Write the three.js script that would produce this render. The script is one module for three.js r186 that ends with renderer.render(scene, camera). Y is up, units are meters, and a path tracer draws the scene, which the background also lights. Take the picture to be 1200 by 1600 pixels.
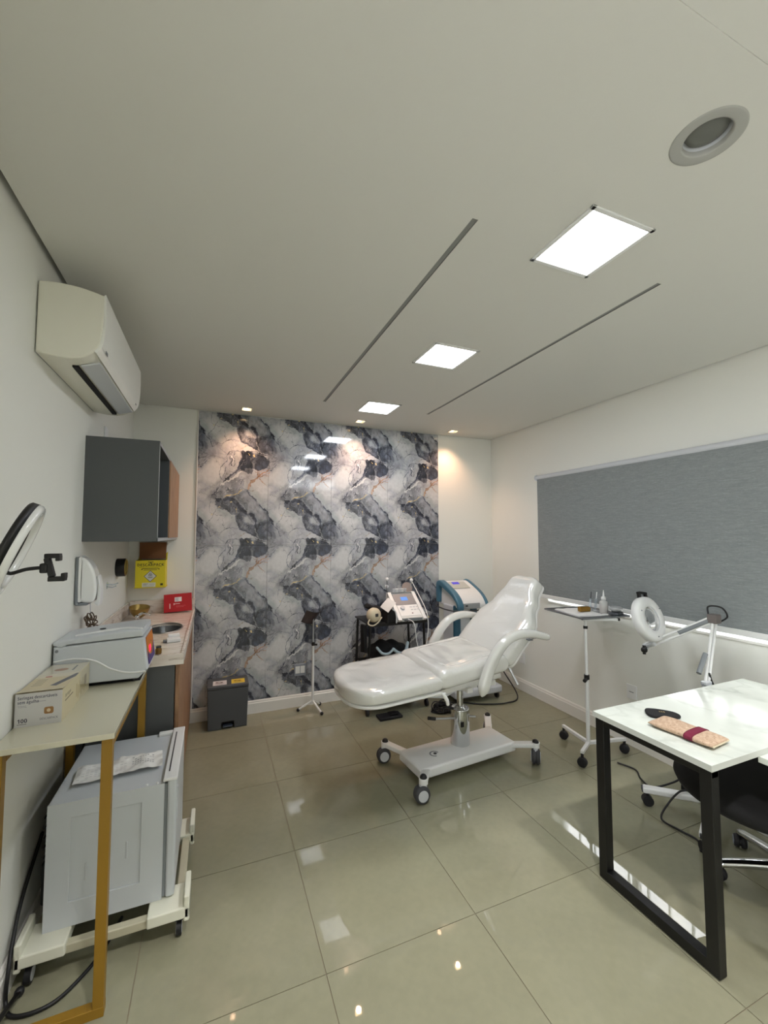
import * as THREE from 'three';
import { RoundedBoxGeometry } from 'three/addons/geometries/RoundedBoxGeometry.js';
import { mergeGeometries } from 'three/addons/utils/BufferGeometryUtils.js';
import { RectAreaLightUniformsLib } from 'three/addons/lights/RectAreaLightUniformsLib.js';

// ---------------------------------------------------------------- camera, sky, exposure
RectAreaLightUniformsLib.init();
const scene = new THREE.Scene();
const camera = new THREE.PerspectiveCamera(101.7, 0.75, 0.05, 60);
camera.rotation.order = 'YXZ';
camera.position.set(0, 1.49, 0);
camera.rotation.set(THREE.MathUtils.degToRad(3.1415), THREE.MathUtils.degToRad(-22.18), 0);
const renderer = new THREE.WebGLRenderer({ antialias: true });
renderer.toneMapping = THREE.LinearToneMapping;
renderer.toneMappingExposure = 0.95;
renderer.shadowMap.enabled = true;
scene.background = new THREE.Color().setRGB(9.0, 9.2, 9.4);      // overcast daylight outside the windows
const PANEL_L = 35, SPOT_CD = 2.0, HALL_FILL_CD = 27;

// ---------------------------------------------------------------- room numbers (metres)
const XL = -0.6023, XR = 2.7801, ZB = -3.729, HC = 2.5223, ZF = 2.0, HT = 3.7, ZSTEP = -0.48;

// ---------------------------------------------------------------- helpers
const V = (x, y, z) => new THREE.Vector3(x, y, z);
let seed = 12345;
const rnd = () => { seed = (Math.imul(seed, 1664525) + 1013904223) >>> 0; return seed / 4294967296; };
const names = {};
function numbered(n) { const k = names[n] = (names[n] ?? -1) + 1; return k ? n + '_' + String(k).padStart(3, '0') : n; }
function mesh(name, geo, mat, parent) {
  const m = new THREE.Mesh(geo, mat); m.name = parent ? name : numbered(name); m.castShadow = m.receiveShadow = true;
  (parent ?? scene).add(m); return m;
}
function thing(name, label, category, [x, y, z] = [0, 0, 0], turn = 0, group) {
  const o = new THREE.Group(); o.name = numbered(name); o.position.set(x, y, z); o.rotation.y = turn; scene.add(o);
  o.userData = { label, category }; if (group) o.userData.group = group; return o;
}
function tag(o, label, category, group) { o.userData = { label, category }; if (group) o.userData.group = group; return o; }
function struct(name, label, category = 'room') { const o = new THREE.Group(); o.name = name; o.userData = { kind: 'structure', label, category }; scene.add(o); return o; }
function structMesh(name, geo, mat, label, category = 'room') { const o = mesh(name, geo, mat); o.userData = { kind: 'structure', label, category }; return o; }
const mg = (...list) => mergeGeometries(list.flat().map((g) => { const n = g.index ? g.toNonIndexed() : g; for (const k of Object.keys(n.attributes)) if (!['position', 'normal', 'uv'].includes(k)) n.deleteAttribute(k); return n; }));
const bx = (w, h, d, x = 0, y = 0, z = 0) => new THREE.BoxGeometry(w, h, d).translate(x, y, z);
const rb = (w, h, d, r, x = 0, y = 0, z = 0, s = 3) => new RoundedBoxGeometry(w, h, d, s, Math.min(r, w / 2.01, h / 2.01, d / 2.01)).translate(x, y, z);
const cy = (r, h, x = 0, y = 0, z = 0, n = 24, r2 = r) => new THREE.CylinderGeometry(r2, r, h, n).translate(x, y, z);
const sp = (r, x = 0, y = 0, z = 0, n = 16) => new THREE.SphereGeometry(r, n, Math.ceil(n * 0.7)).translate(x, y, z);
function rod(a, b, r, n = 14, r2 = r) {                                // straight round bar from a to b
  const A = V(...a), B = V(...b), d = B.clone().sub(A), g = new THREE.CylinderGeometry(r2, r, d.length(), n);
  g.applyQuaternion(new THREE.Quaternion().setFromUnitVectors(V(0, 1, 0), d.normalize())); return g.translate((a[0] + b[0]) / 2, (a[1] + b[1]) / 2, (a[2] + b[2]) / 2);
}
function bar(a, b, w, h, r = 0.003) {                                  // straight flat bar from a to b, w across, h high
  const A = V(...a), B = V(...b), d = B.clone().sub(A), L = d.length(); d.normalize();
  const side = V(0, 1, 0).cross(d); if (side.length() < 1e-3) side.set(1, 0, 0); side.normalize(); const up = d.clone().cross(side);
  const g = rb(w, h, L, r); g.applyMatrix4(new THREE.Matrix4().makeBasis(side, up, d)); return g.translate((a[0] + b[0]) / 2, (a[1] + b[1]) / 2, (a[2] + b[2]) / 2);
}
function tube(pts, r, seg = 48, n = 8) {
  const c = new THREE.CatmullRomCurve3(pts.map((p) => V(...p))), g = new THREE.TubeGeometry(c, seg, r, n);
  return mg(g, sp(r, ...pts[0], 8), sp(r, ...pts[pts.length - 1], 8));
}
const lathe = (pts, n = 40) => new THREE.LatheGeometry(pts.map(([r, y]) => new THREE.Vector2(r, y)), n);
function ext(pts, depth, bevel = 0, seg = 2) {                         // outline in xy pushed along z, centred on z
  const s = new THREE.Shape(pts.map(([x, y]) => new THREE.Vector2(x, y)));
  const g = new THREE.ExtrudeGeometry(s, { depth: depth - 2 * bevel, bevelEnabled: bevel > 0, bevelSize: bevel, bevelThickness: bevel, bevelOffset: -bevel, bevelSegments: seg, curveSegments: 12 });
  return g.translate(0, 0, -(depth - 2 * bevel) / 2);
}
function smoothPts(pts, n = 60, closed = false) { return new THREE.CatmullRomCurve3(pts.map(([x, y]) => V(x, y, 0)), closed, 'catmullrom', 0.5).getPoints(n).map((p) => [p.x, p.y]); }
function uvMetres(g, s = 1, ox = 0, oy = 0) {                          // box-projected uv in metres
  const p = g.attributes.position, n = g.attributes.normal, uv = new Float32Array(p.count * 2);
  for (let i = 0; i < p.count; i++) {
    const ax = Math.abs(n.getX(i)), ay = Math.abs(n.getY(i)), az = Math.abs(n.getZ(i));
    let u, v; if (ay >= ax && ay >= az) { u = p.getX(i); v = -p.getZ(i); } else if (ax >= az) { u = -p.getZ(i); v = p.getY(i); } else { u = p.getX(i); v = p.getY(i); }
    uv[2 * i] = u * s + ox; uv[2 * i + 1] = v * s + oy;
  }
  g.setAttribute('uv', new THREE.BufferAttribute(uv, 2)); return g;
}
// soft pad or tube: stations {x, y, nx, ny, w, t} in the xy plane, w half width along z, t half thickness along (nx, ny)
function pad(st, { m = 44, p = 3.2, z0 = 0, wob = 0, dip = 0, crease = 0, front = -1 } = {}) {
  const pos = [], idx = [], uv = [], K = st.length, sg = (v) => Math.sign(v) * Math.pow(Math.abs(v), 2 / p);
  st.forEach((s, i) => {
    for (let k = 0; k <= m; k++) {
      const a = (k / m) * Math.PI * 2, c = sg(Math.cos(a)), q = sg(Math.sin(a));
      let t = s.t * q; const W = s.w * c;
      if (q > 0) { t -= dip * q * Math.pow(1 - c * c, 1) * Math.min(1, s.t / 0.05); if (wob) t += wob * (noise2(s.x * 9 + 3, (W + 1) * 7) + 0.5 * noise2(s.y * 23 + s.x * 17, W * 19) - 0.7) * q; }
      if (crease && q > 0.3) { const e = Math.abs(c) - 0.74, f = i / (K - 1) - front, lim = f > 0 || front < 0 ? 1 : 0; t -= crease * lim * Math.exp(-e * e / 0.0022) + (front > 0 && Math.abs(c) < 0.74 ? crease * Math.exp(-f * f / 0.0009) : 0); }
      pos.push(s.x + s.nx * t, s.y + s.ny * t, z0 + W); uv.push(i / (K - 1), k / m);
    }
  });
  const row = m + 1;
  for (let i = 0; i < K - 1; i++) for (let k = 0; k < m; k++) { const a = i * row + k, b = a + 1, c = a + row, d = c + 1; idx.push(a, b, c, b, d, c); }
  for (const [i, flip] of [[0, 0], [K - 1, 1]]) {
    const c = pos.length / 3; pos.push(st[i].x, st[i].y, z0); uv.push(0.5, 0.5);
    for (let k = 0; k < m; k++) { const a = i * row + k, b = a + 1; flip ? idx.push(c, a, b) : idx.push(c, b, a); }
  }
  const g = new THREE.BufferGeometry(); g.setAttribute('position', new THREE.Float32BufferAttribute(pos, 3)); g.setAttribute('uv', new THREE.Float32BufferAttribute(uv, 2)); g.setIndex(idx);
  g.computeVertexNormals();
  const n = g.attributes.normal;                                       // weld the seam's normals
  for (let i = 0; i < K; i++) { const a = i * row, b = a + m, v = V(n.getX(a) + n.getX(b), n.getY(a) + n.getY(b), n.getZ(a) + n.getZ(b)).normalize(); n.setXYZ(a, v.x, v.y, v.z); n.setXYZ(b, v.x, v.y, v.z); }
  // make sure it faces outwards
  g.computeBoundingBox(); return g;
}
// tileable value noise
const HT_ = new Float32Array(65536); for (let i = 0; i < 65536; i++) HT_[i] = rnd();
const hsh = (x, y) => HT_[((x * 73 + y * 12289) ^ (x * 7919)) & 65535];
const sm = (t) => t * t * (3 - 2 * t), mod = (a, n) => ((a % n) + n) % n;
function tn(x, y, px, py) {
  const x0 = Math.floor(x), y0 = Math.floor(y), fx = sm(x - x0), fy = sm(y - y0), a = mod(x0, px), b = mod(x0 + 1, px), c = mod(y0, py), d = mod(y0 + 1, py);
  return (hsh(a, c) * (1 - fx) + hsh(b, c) * fx) * (1 - fy) + (hsh(a, d) * (1 - fx) + hsh(b, d) * fx) * fy;
}
const noise2 = (x, y) => tn(x, y, 4096, 4096);
const fbm = (u, v, f, oct, sx = 1, sy = 1) => { let a = 0, w = 0.5, s = 0, F = f; for (let i = 0; i < oct; i++) { a += w * tn(u * F * sx + i * 17, v * F * sy + i * 31, F * sx, F * sy); s += w; w *= 0.5; F *= 2; } return a / s; };
function dataTex(w, h, fn, srgb = true, rep) {
  const d = new Uint8Array(w * h * 4);
  for (let y = 0; y < h; y++) for (let x = 0; x < w; x++) { const c = fn(x / w, y / h, x, y), i = (y * w + x) * 4; d[i] = c[0]; d[i + 1] = c[1]; d[i + 2] = c[2]; d[i + 3] = 255; }
  const t = new THREE.DataTexture(d, w, h); t.wrapS = t.wrapT = THREE.RepeatWrapping; t.magFilter = THREE.LinearFilter; t.minFilter = THREE.LinearMipmapLinearFilter; t.generateMipmaps = true;
  if (srgb) t.colorSpace = THREE.SRGBColorSpace; if (rep) t.repeat.set(...rep); t.needsUpdate = true; return t;
}
function canvasTex(w, h, draw) {
  const c = document.createElement('canvas'); c.width = w; c.height = h; const g = c.getContext('2d'); draw(g, w, h);
  const t = new THREE.CanvasTexture(c); t.colorSpace = THREE.SRGBColorSpace; t.anisotropy = 8; return t;
}
const mat = (color, roughness = 0.5, more = {}) => new THREE.MeshPhysicalMaterial({ color, roughness, ...more });
const mixc = (a, b, t) => a.map((v, i) => v + (b[i] - v) * t);

// ---------------------------------------------------------------- textures
// printed marble of the wall panels: one repeat, 984 x 1237 drawing units = 0.563 x 0.747 m
function marblePrint() {
  const W = 984, H = 1237, c = document.createElement('canvas'); c.width = W; c.height = H; const g = c.getContext('2d');
  g.fillStyle = 'rgb(189,190,190)'; g.fillRect(0, 0, W, H); g.lineCap = g.lineJoin = 'round';
  // soft brush: the outline is filled several times, each time a little wider and thinner
  const brush = (q, col, blur, a) => {
    const xs = q.map((p) => p[0] - 50), ys = q.map((p) => p[1] - 250), x0 = Math.min(...xs) - blur, x1 = Math.max(...xs) + blur, y0 = Math.min(...ys) - blur, y1 = Math.max(...ys) + blur;
    const n = blur < 3 ? 2 : blur < 12 ? 5 : 12, k = 1 - Math.pow(1 - Math.min(a, 0.985), 1 / n); g.fillStyle = g.strokeStyle = col; g.globalAlpha = k;
    for (const dx of [-W, 0, W]) for (const dy of [-H, 0, H]) {
      if (x1 + dx < 0 || x0 + dx > W || y1 + dy < 0 || y0 + dy > H) continue;
      g.beginPath(); xs.forEach((x, i) => (i ? g.lineTo(x + dx, ys[i] + dy) : g.moveTo(x + dx, ys[i] + dy))); g.closePath();
      for (let i = 0; i < n; i++) { g.fill(); g.lineWidth = 0.5 + 2 * blur * (i / n); g.stroke(); }
    }
    g.globalAlpha = 1;
  };
  const fill = (p, col, blur = 0, a = 1) => brush(smoothPts(p, p.length * 8, true), col, blur, a);
  const line = (p, w0, col, blur = 0, a = 1, w1 = w0) => {
    const q = smoothPts(p, p.length * 8), l = [], r = [];
    q.forEach(([x, y], i) => { const A = q[Math.max(0, i - 1)], B = q[Math.min(q.length - 1, i + 1)], dx = B[0] - A[0], dy = B[1] - A[1], d = Math.hypot(dx, dy) || 1, w = (w0 + (w1 - w0) * i / q.length) / 2 * Math.min(1, 0.35 + Math.min(i, q.length - 1 - i) / 5); l.push([x - dy / d * w, y + dx / d * w]); r.unshift([x + dy / d * w, y - dx / d * w]); });
    brush([...l, ...r], col, blur, a);
  };
  // soft grey clouding of the light ground
  for (let i = 0; i < 14; i++) { const x = 60 + rnd() * W, y = 250 + rnd() * H, r = 70 + rnd() * 130; fill([[x - r, y], [x, y - r * 0.6], [x + r, y + 20], [x, y + r * 0.7]], i % 2 ? 'rgb(212,212,210)' : 'rgb(166,167,174)', 40, 0.55); }
  // pale smoke around the figures
  fill([[430, 820], [650, 700], [820, 760], [1010, 960], [1180, 1260], [1100, 1500], [860, 1480], [560, 1180], [330, 1040]], 'rgb(160,163,168)', 60, 0.6);
  fill([[420, 180], [700, 60], [1000, 180], [1180, 260], [1120, 420], [900, 560], [560, 560], [400, 420]], 'rgb(164,167,171)', 60, 0.55);
  fill([[200, 880], [330, 640], [560, 440], [720, 500], [740, 700], [520, 880], [300, 960]], 'rgb(154,157,162)', 50, 0.6);
  fill([[980, 1180], [1160, 1240], [1330, 1380], [1240, 1520], [1040, 1470]], 'rgb(142,146,154)', 55, 0.6);
  line([[930, 450], [1040, 330], [1200, 290], [1330, 300]], 70, 'rgb(156,160,166)', 26, 0.6, 40);
  line([[860, 1180], [900, 1080], [850, 980], [760, 900]], 46, 'rgb(150,153,158)', 26, 0.5, 30);
  // broad grey wash with its dark rim
  fill([[520, 850], [620, 790], [720, 740], [800, 830], [910, 920], [1000, 1020], [1060, 1140], [1120, 1260], [1070, 1400], [970, 1430], [880, 1410], [850, 1300], [840, 1180], [780, 1100], [700, 1040], [640, 960]], 'rgb(116,122,131)', 18, 0.95);
  fill([[650, 850], [740, 800], [860, 930], [960, 1060], [990, 1160], [900, 1120], [800, 1000]], 'rgb(148,154,160)', 34, 0.75);
  fill([[880, 1250], [1000, 1200], [1090, 1240], [1060, 1390], [960, 1420], [890, 1370]], 'rgb(72,77,94)', 30, 0.9);
  line([[900, 1230], [960, 1205], [1050, 1195]], 10, 'rgb(112,114,128)', 6, 0.7);
  line([[730, 735], [760, 800], [860, 870], [930, 940], [1000, 1020], [1045, 1090], [1062, 1160], [1130, 1250], [1200, 1330], [1230, 1400]], 17, 'rgb(66,69,84)', 4, 0.95, 5);
  line([[930, 940], [1000, 1020], [1045, 1095]], 12, 'rgb(44,46,58)', 2, 0.9, 8);
  line([[1062, 1150], [1100, 1205], [1140, 1255]], 19, 'rgb(34,36,48)', 2, 0.95, 9);
  fill([[1010, 1250], [1100, 1290], [1150, 1330], [1120, 1430], [1040, 1430]], 'rgb(96,98,112)', 28, 0.8);
  // purple-grey ragged band
  fill([[310, 880], [420, 855], [500, 860], [590, 900], [650, 960], [710, 1050], [790, 1100], [835, 1150], [850, 1230], [840, 1310], [800, 1180], [700, 1115], [600, 1092], [510, 1092], [450, 1045], [380, 1022], [320, 970]], 'rgb(94,95,106)', 10, 0.92);
  line([[400, 870], [500, 890], [580, 930], [640, 1000], [720, 1080], [800, 1110], [840, 1160], [850, 1250], [880, 1340]], 44, 'rgb(46,47,60)', 10, 0.9, 20);
  line([[330, 965], [390, 1020], [460, 1050], [510, 1092], [600, 1090], [680, 1096]], 7, 'rgb(78,77,90)', 2, 0.9);
  line([[560, 850], [640, 930], [700, 1010], [740, 1080]], 10, 'rgb(150,152,158)', 4, 0.8);
  fill([[585, 1105], [690, 1125], [700, 1190], [790, 1215], [850, 1280], [905, 1400], [820, 1385], [730, 1312], [640, 1300], [598, 1235]], 'rgb(84,86,100)', 10, 0.92);
  line([[600, 1240], [650, 1300], [730, 1312], [800, 1360], [870, 1410]], 22, 'rgb(56,57,72)', 4, 0.9, 30);
  line([[588, 1120], [600, 1200], [625, 1280]], 9, 'rgb(60,60,74)', 3, 0.8);
  line([[860, 1290], [880, 1350], [905, 1420]], 12, 'rgb(150,152,160)', 4, 0.8);
  fill([[690, 1132], [800, 1150], [832, 1225], [740, 1212], [700, 1180]], 'rgb(146,149,157)', 14, 0.7);
  // navy pool
  fill([[645, 225], [720, 212], [830, 225], [960, 255], [1022, 320], [992, 392], [905, 442], [820, 425], [785, 500], [700, 505], [635, 455], [608, 420], [640, 330]], 'rgb(44,49,64)', 12, 0.97);
  fill([[690, 250], [770, 230], [800, 330], [780, 430], [680, 470], [620, 430], [660, 330]], 'rgb(34,35,48)', 9, 0.95);
  fill([[830, 300], [960, 285], [995, 370], [890, 432], [815, 385]], 'rgb(56,62,82)', 16, 0.85);
  fill([[690, 470], [760, 430], [810, 440], [780, 505], [710, 505]], 'rgb(108,113,124)', 14, 0.85);
  line([[640, 210], [680, 240], [800, 205], [900, 215], [1000, 230]], 22, 'rgb(36,36,46)', 4, 0.9, 8);
  line([[940, 290], [900, 340], [880, 300], [830, 330]], 6, 'rgb(52,54,72)', 3, 0.8);
  line([[690, 300], [650, 390], [620, 440]], 4, 'rgb(130,128,120)', 1, 0.7);
  line([[730, 280], [690, 380]], 3, 'rgb(120,118,116)', 1, 0.6);
  fill([[690, 165], [760, 120], [850, 170], [830, 190], [690, 205]], 'rgb(186,190,198)', 6, 0.9);
  line([[635, 180], [680, 150], [720, 110]], 8, 'rgb(150,132,112)', 4, 0.6);
  // pale blue lens and its outlines
  fill([[545, 225], [640, 225], [632, 330], [590, 430], [520, 470], [500, 430], [545, 330]], 'rgb(172,178,184)', 12, 0.9);
  line([[640, 220], [560, 210], [500, 215], [455, 250], [440, 300], [430, 350], [350, 435], [328, 500], [345, 580], [385, 640]], 7, 'rgb(92,94,104)', 2, 0.85, 11);
  line([[545, 220], [540, 300], [560, 380], [520, 400]], 14, 'rgb(98,102,112)', 3, 0.8, 5);
  line([[500, 250], [490, 330], [465, 400]], 16, 'rgb(112,116,124)', 3, 0.8, 6);
  line([[515, 290], [500, 350], [520, 400]], 7, 'rgb(70,72,82)', 1, 0.9);
  line([[495, 255], [520, 310], [525, 350]], 7, 'rgb(236,236,234)', 1, 0.9);
  line([[415, 420], [425, 480], [385, 560], [370, 610]], 10, 'rgb(96,98,110)', 3, 0.8);
  fill([[370, 580], [450, 560], [430, 630], [395, 655]], 'rgb(150,150,160)', 6, 0.8);
  line([[300, 300], [430, 300], [470, 290]], 12, 'rgb(142,145,150)', 6, 0.8);
  line([[70, 380], [140, 325], [250, 295], [420, 320]], 12, 'rgb(138,141,147)', 5, 0.8, 6);
  line([[70, 420], [100, 380], [140, 330]], 20, 'rgb(118,121,130)', 6, 0.7, 6);
  line([[270, 320], [300, 390], [340, 430]], 5, 'rgb(158,160,163)', 2, 0.8);
  // rocky cluster
  fill([[238, 850], [330, 715], [400, 690], [470, 600], [560, 480], [640, 468], [600, 560], [655, 610], [662, 700], [570, 790], [440, 845], [320, 892]], 'rgb(132,134,140)', 14, 0.9);
  line([[395, 660], [470, 590], [540, 520], [600, 470], [650, 430]], 20, 'rgb(62,62,74)', 4, 0.9, 30);
  line([[360, 700], [430, 660], [520, 600], [610, 520], [650, 490]], 20, 'rgb(206,205,203)', 4, 0.95, 12);
  fill([[600, 560], [660, 520], [740, 530], [760, 580], [700, 610], [640, 600]], 'rgb(156,161,168)', 12, 0.8);
  line([[245, 845], [300, 780], [340, 720]], 16, 'rgb(72,70,84)', 3, 0.9);
  for (let i = 0; i < 64; i++) {
    const t = rnd(), x = 260 + t * 360 + rnd() * 50, y = 850 - t * 210 + (rnd() - 0.55) * 120, l = 16 + rnd() * 44, a = -0.7 + (rnd() - 0.5) * 1.5;
    line([[x, y], [x + l * Math.cos(a) * 0.5 + rnd() * 10, y + l * Math.sin(a) * 0.5], [x + l * Math.cos(a), y + l * Math.sin(a) + rnd() * 8]], 3 + rnd() * 9, ['rgb(66,64,78)', 'rgb(98,96,110)', 'rgb(192,190,190)', 'rgb(122,120,132)'][i % 4], 1.5, 0.8, 2);
  }
  fill([[310, 880], [350, 865], [375, 885], [350, 915], [318, 910]], 'rgb(42,42,52)', 4);
  line([[440, 770], [470, 740], [460, 720]], 12, 'rgb(40,40,50)', 3, 0.9);
  line([[430, 860], [500, 880], [560, 850]], 8, 'rgb(52,52,64)', 3, 0.8);
  for (let i = 0; i < 16; i++) { const x = 320 + rnd() * 240, y = 900 + rnd() * 130; line([[x, y], [x + 20 + rnd() * 30, y + 10 + rnd() * 24]], 3 + rnd() * 8, i % 3 ? 'rgb(72,70,84)' : 'rgb(158,156,164)', 2, 0.7, 2); }
  // brown and gold veins
  const br = 'rgb(158,122,92)';
  line([[742, 735], [765, 665], [830, 605], [890, 575]], 30, br, 4, 0.75, 22); line([[880, 590], [940, 520], [1000, 455], [1050, 400]], 26, br, 3, 0.85, 8);
  line([[880, 590], [900, 520], [890, 460], [860, 440]], 9, 'rgb(148,108,80)', 2, 0.9, 4); line([[910, 560], [925, 490], [905, 440]], 7, 'rgb(148,108,80)', 2, 0.9, 4);
  line([[920, 565], [990, 535], [1055, 518]], 9, 'rgb(148,112,84)', 2, 0.9, 4); line([[900, 590], [955, 625], [1010, 662]], 11, 'rgb(148,112,84)', 2, 0.9, 4); line([[950, 600], [975, 640], [965, 660]], 5, br, 1, 0.8);
  line([[930, 540], [1010, 500], [1060, 470]], 5, br, 1, 0.8); line([[840, 470], [880, 490], [930, 470], [980, 420]], 5, br, 2, 0.7);
  line([[760, 738], [800, 742], [840, 735]], 7, 'rgb(150,142,126)', 3, 0.8);
  line([[420, 852], [500, 830], [560, 822], [610, 775], [650, 725]], 9, 'rgb(212,188,128)', 1.5, 0.95, 6);
  for (const [x, y] of [[760, 250], [822, 248], [835, 262], [500, 930], [520, 940], [590, 1030], [640, 740], [340, 985], [235, 1085]]) line([[x - 10, y + 3], [x, y], [x + 12, y + 5]], 9, 'rgb(226,205,148)', 1, 0.95);
  line([[580, 1010], [600, 1050], [590, 1080]], 5, 'rgb(180,160,118)', 1, 0.8);
  // cells right of the pool
  for (const p of [[[1000, 300], [1040, 255], [1110, 240], [1150, 260]], [[1020, 330], [1080, 310], [1160, 280]], [[1010, 400], [1080, 400], [1150, 350]], [[1040, 280], [1030, 350], [1060, 420]], [[990, 400], [1030, 440], [1100, 430]], [[1060, 200], [1090, 230], [1060, 260]]]) line(p, 13, 'rgb(112,116,128)', 4, 0.75, 6);
  line([[1060, 440], [1110, 400], [1150, 355]], 9, 'rgb(74,76,90)', 2, 0.8, 4);
  // hairline cracks
  for (const [p, w] of [[[[300, 1342], [380, 1332], [450, 1292], [520, 1302], [600, 1290]], 5], [[[440, 1296], [480, 1300], [540, 1298]], 9], [[[345, 1405], [375, 1355], [400, 1332]], 4], [[[200, 1420], [270, 1380], [330, 1335]], 4], [[[205, 1262], [195, 1200], [240, 1120], [282, 1048], [290, 1015]], 6], [[[190, 1310], [205, 1262], [180, 1215]], 10], [[[60, 795], [150, 815], [230, 860]], 3], [[[230, 860], [240, 930], [215, 1040], [235, 1090]], 5], [[[260, 1085], [330, 1110], [390, 1130]], 4], [[[300, 1180], [350, 1130]], 3], [[[1000, 1000], [1050, 1030]], 4], [[[320, 1400], [420, 1470], [500, 1480], [600, 1440]], 5], [[[380, 1150], [430, 1330]], 2], [[[650, 700], [720, 730], [780, 740]], 5]]) line(p, w, 'rgb(112,111,116)', 1.2, 0.8, w * 0.5);
  line([[180, 1340], [240, 1420], [300, 1470], [430, 1490]], 16, 'rgb(150,152,157)', 6, 0.8, 8);
  // the print's ink bleeds: sample the drawing through a small noise warp
  const src = g.getImageData(0, 0, W, H).data, OW = 984, OH = 1236;
  const lum = (i) => (src[i] + src[i + 1] + src[i + 2]) / 3;
  return dataTex(OW, OH, (u, v) => {
    const vv = 1 - v, nx = fbm(u, vv, 7, 6) - 0.5, ny = fbm(u + 0.37, vv + 0.61, 7, 6) - 0.5, mx = fbm(u + 0.1, vv, 40, 3) - 0.5, my = fbm(u, vv + 0.2, 40, 3) - 0.5;
    const X = mod(Math.round(u * W + nx * 78 + mx * 34), W), Y = mod(Math.round(vv * H + ny * 78 + my * 34), H), i = (Y * W + X) * 4;
    const dark = Math.min(1, Math.max(0, (192 - lum(i)) / 95)), wash = fbm(u + nx * 0.08, vv + ny * 0.08, 10, 5), str = fbm(u * 1 + vv * 1 + nx * 0.05, vv - u + ny * 0.05, 14, 4);
    let k = 1 + dark * ((wash - 0.5) * 0.85 + (str - 0.5) * 0.65);
    const r1 = Math.abs(fbm(u + ny * 0.16, vv + nx * 0.16, 6, 5) - 0.5), r2 = Math.abs(fbm(u + nx * 0.12 + 0.5, vv + 0.2, 9, 5) - 0.5);
    const fil = Math.max(0, 1 - r1 * 40) * (0.1 + 0.75 * dark) * sm(Math.min(1, wash * 1.6)) + Math.max(0, 1 - r2 * 52) * (0.05 + 0.6 * dark);
    const light = Math.max(0, fbm(u + 0.71 + nx * 0.1, vv + 0.13, 12, 5) - 0.57) * 2.6 * dark;   // pale mineral flecks inside the washes
    k = (k - fil * 0.55) * (0.965 + 0.07 * fbm(u, vv, 30, 3));
    const L = lum(i), warm = src[i] - src[i + 2] > 16 ? 1 : 0.3, cool = (1 - warm) * dark;   // ink and ground are near neutral, only the mineral veins are coloured
    return [0, 1, 2].map((j) => { let d = (L + (src[i + j] - L) * warm + [-6, -1, 11][j] * cool) * k; if (d < 150) d += (150 - d) * 0.13; return Math.max(14, Math.min(245, d + (([192, 193, 194][j]) - d) * Math.min(0.75, light))); });
  });
}
const T = {};
T.marble = marblePrint();
T.marble.repeat.set(1 / 0.563, 1 / 0.747);
T.tile = dataTex(512, 512, (u, v) => { const a = fbm(u, v, 5, 5) - 0.5, b = fbm(u + 0.3, v + 0.1, 60, 2) - 0.5, k = 1 + a * 0.07 + b * 0.035; return [142 * k, 140 * k, 117 * k]; }, true, [1 / 1.2, 1 / 1.2]);
T.desk = dataTex(768, 768, (u, v) => {
  const w = fbm(u, v, 4, 5), w2 = fbm(u + 0.4, v + 0.2, 6, 4), s = Math.abs(fbm(u + w * 0.25, v * 1 + w2 * 0.3, 4, 4) - 0.5), vein = Math.max(0, 1 - s * 16) * fbm(u + 0.7, v, 5, 3);
  const c = mixc([212, 217, 208], [160, 165, 156], Math.min(1, vein * 0.5 + Math.max(0, w2 - 0.5) * 1.1)); return c;
}, true, [1 / 0.9, 1 / 0.9]);
T.counter = dataTex(512, 512, (u, v) => {
  const w = fbm(u, v, 3, 4), s = fbm(u, v, 6, 5, 1, 6), r = Math.abs(fbm(u + w * 0.1, v + w * 0.05, 5, 4, 1, 5) - 0.5);
  return mixc(mixc([232, 225, 216], [214, 201, 188], Math.max(0, Math.min(1, s * 2 - 0.6))), [150, 134, 120], Math.max(0, 1 - r * 26) * 0.55);
}, true, [1 / 0.7, 1 / 0.7]);
T.wood = dataTex(512, 512, (u, v) => { const w = fbm(u, v, 3, 3), g = fbm(u + w * 0.03, v, 12, 5, 4, 1), s = fbm(u, v, 50, 2, 3, 1); return mixc([178, 138, 104], [122, 88, 62], Math.min(1, Math.max(0, g * 1.5 - 0.35 + (s - 0.5) * 0.3))); }, true, [2, 1]);
T.blind = dataTex(768, 768, (u, v) => {
  const a = fbm(u, v, 14, 4, 1, 9), b = tn(u * 60, v * 384, 60, 384), c = tn(u * 384 + 7, v * 384, 384, 384), sl = Math.max(0, tn(u * 26, v * 220 + 5, 26, 220) - 0.78) * 1.2;
  const k = 0.86 + 0.14 * a + 0.07 * b + 0.08 * (c - 0.5) + sl * 0.4; return [141 * k, 146 * k, 147 * k];
}, true, [1 / 0.55, 1 / 0.55]);
T.cork = dataTex(256, 256, (u, v) => { const a = fbm(u, v, 24, 4), b = tn(u * 64, v * 64, 64, 64); return b > 0.86 ? [132, 104, 84] : mixc([196, 172, 148], [164, 136, 112], a * 1.3 - 0.2); }, true, [6, 6]);
T.wallBump = dataTex(512, 512, (u, v) => { const k = 128 + 110 * (fbm(u, v, 40, 4) - 0.5); return [k, k, k]; }, false, [1.5, 1.5]);

T.wrinkle = dataTex(512, 512, (u, v) => { const w = fbm(u, v, 5, 3), a = Math.abs(fbm(u + w * 0.2, v, 7, 4) - 0.5), k = 120 + 220 * Math.max(0, 0.12 - a) + 40 * (fbm(u, v, 4, 2) - 0.5); return [k, k, k]; }, false, [2, 3]);

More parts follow.
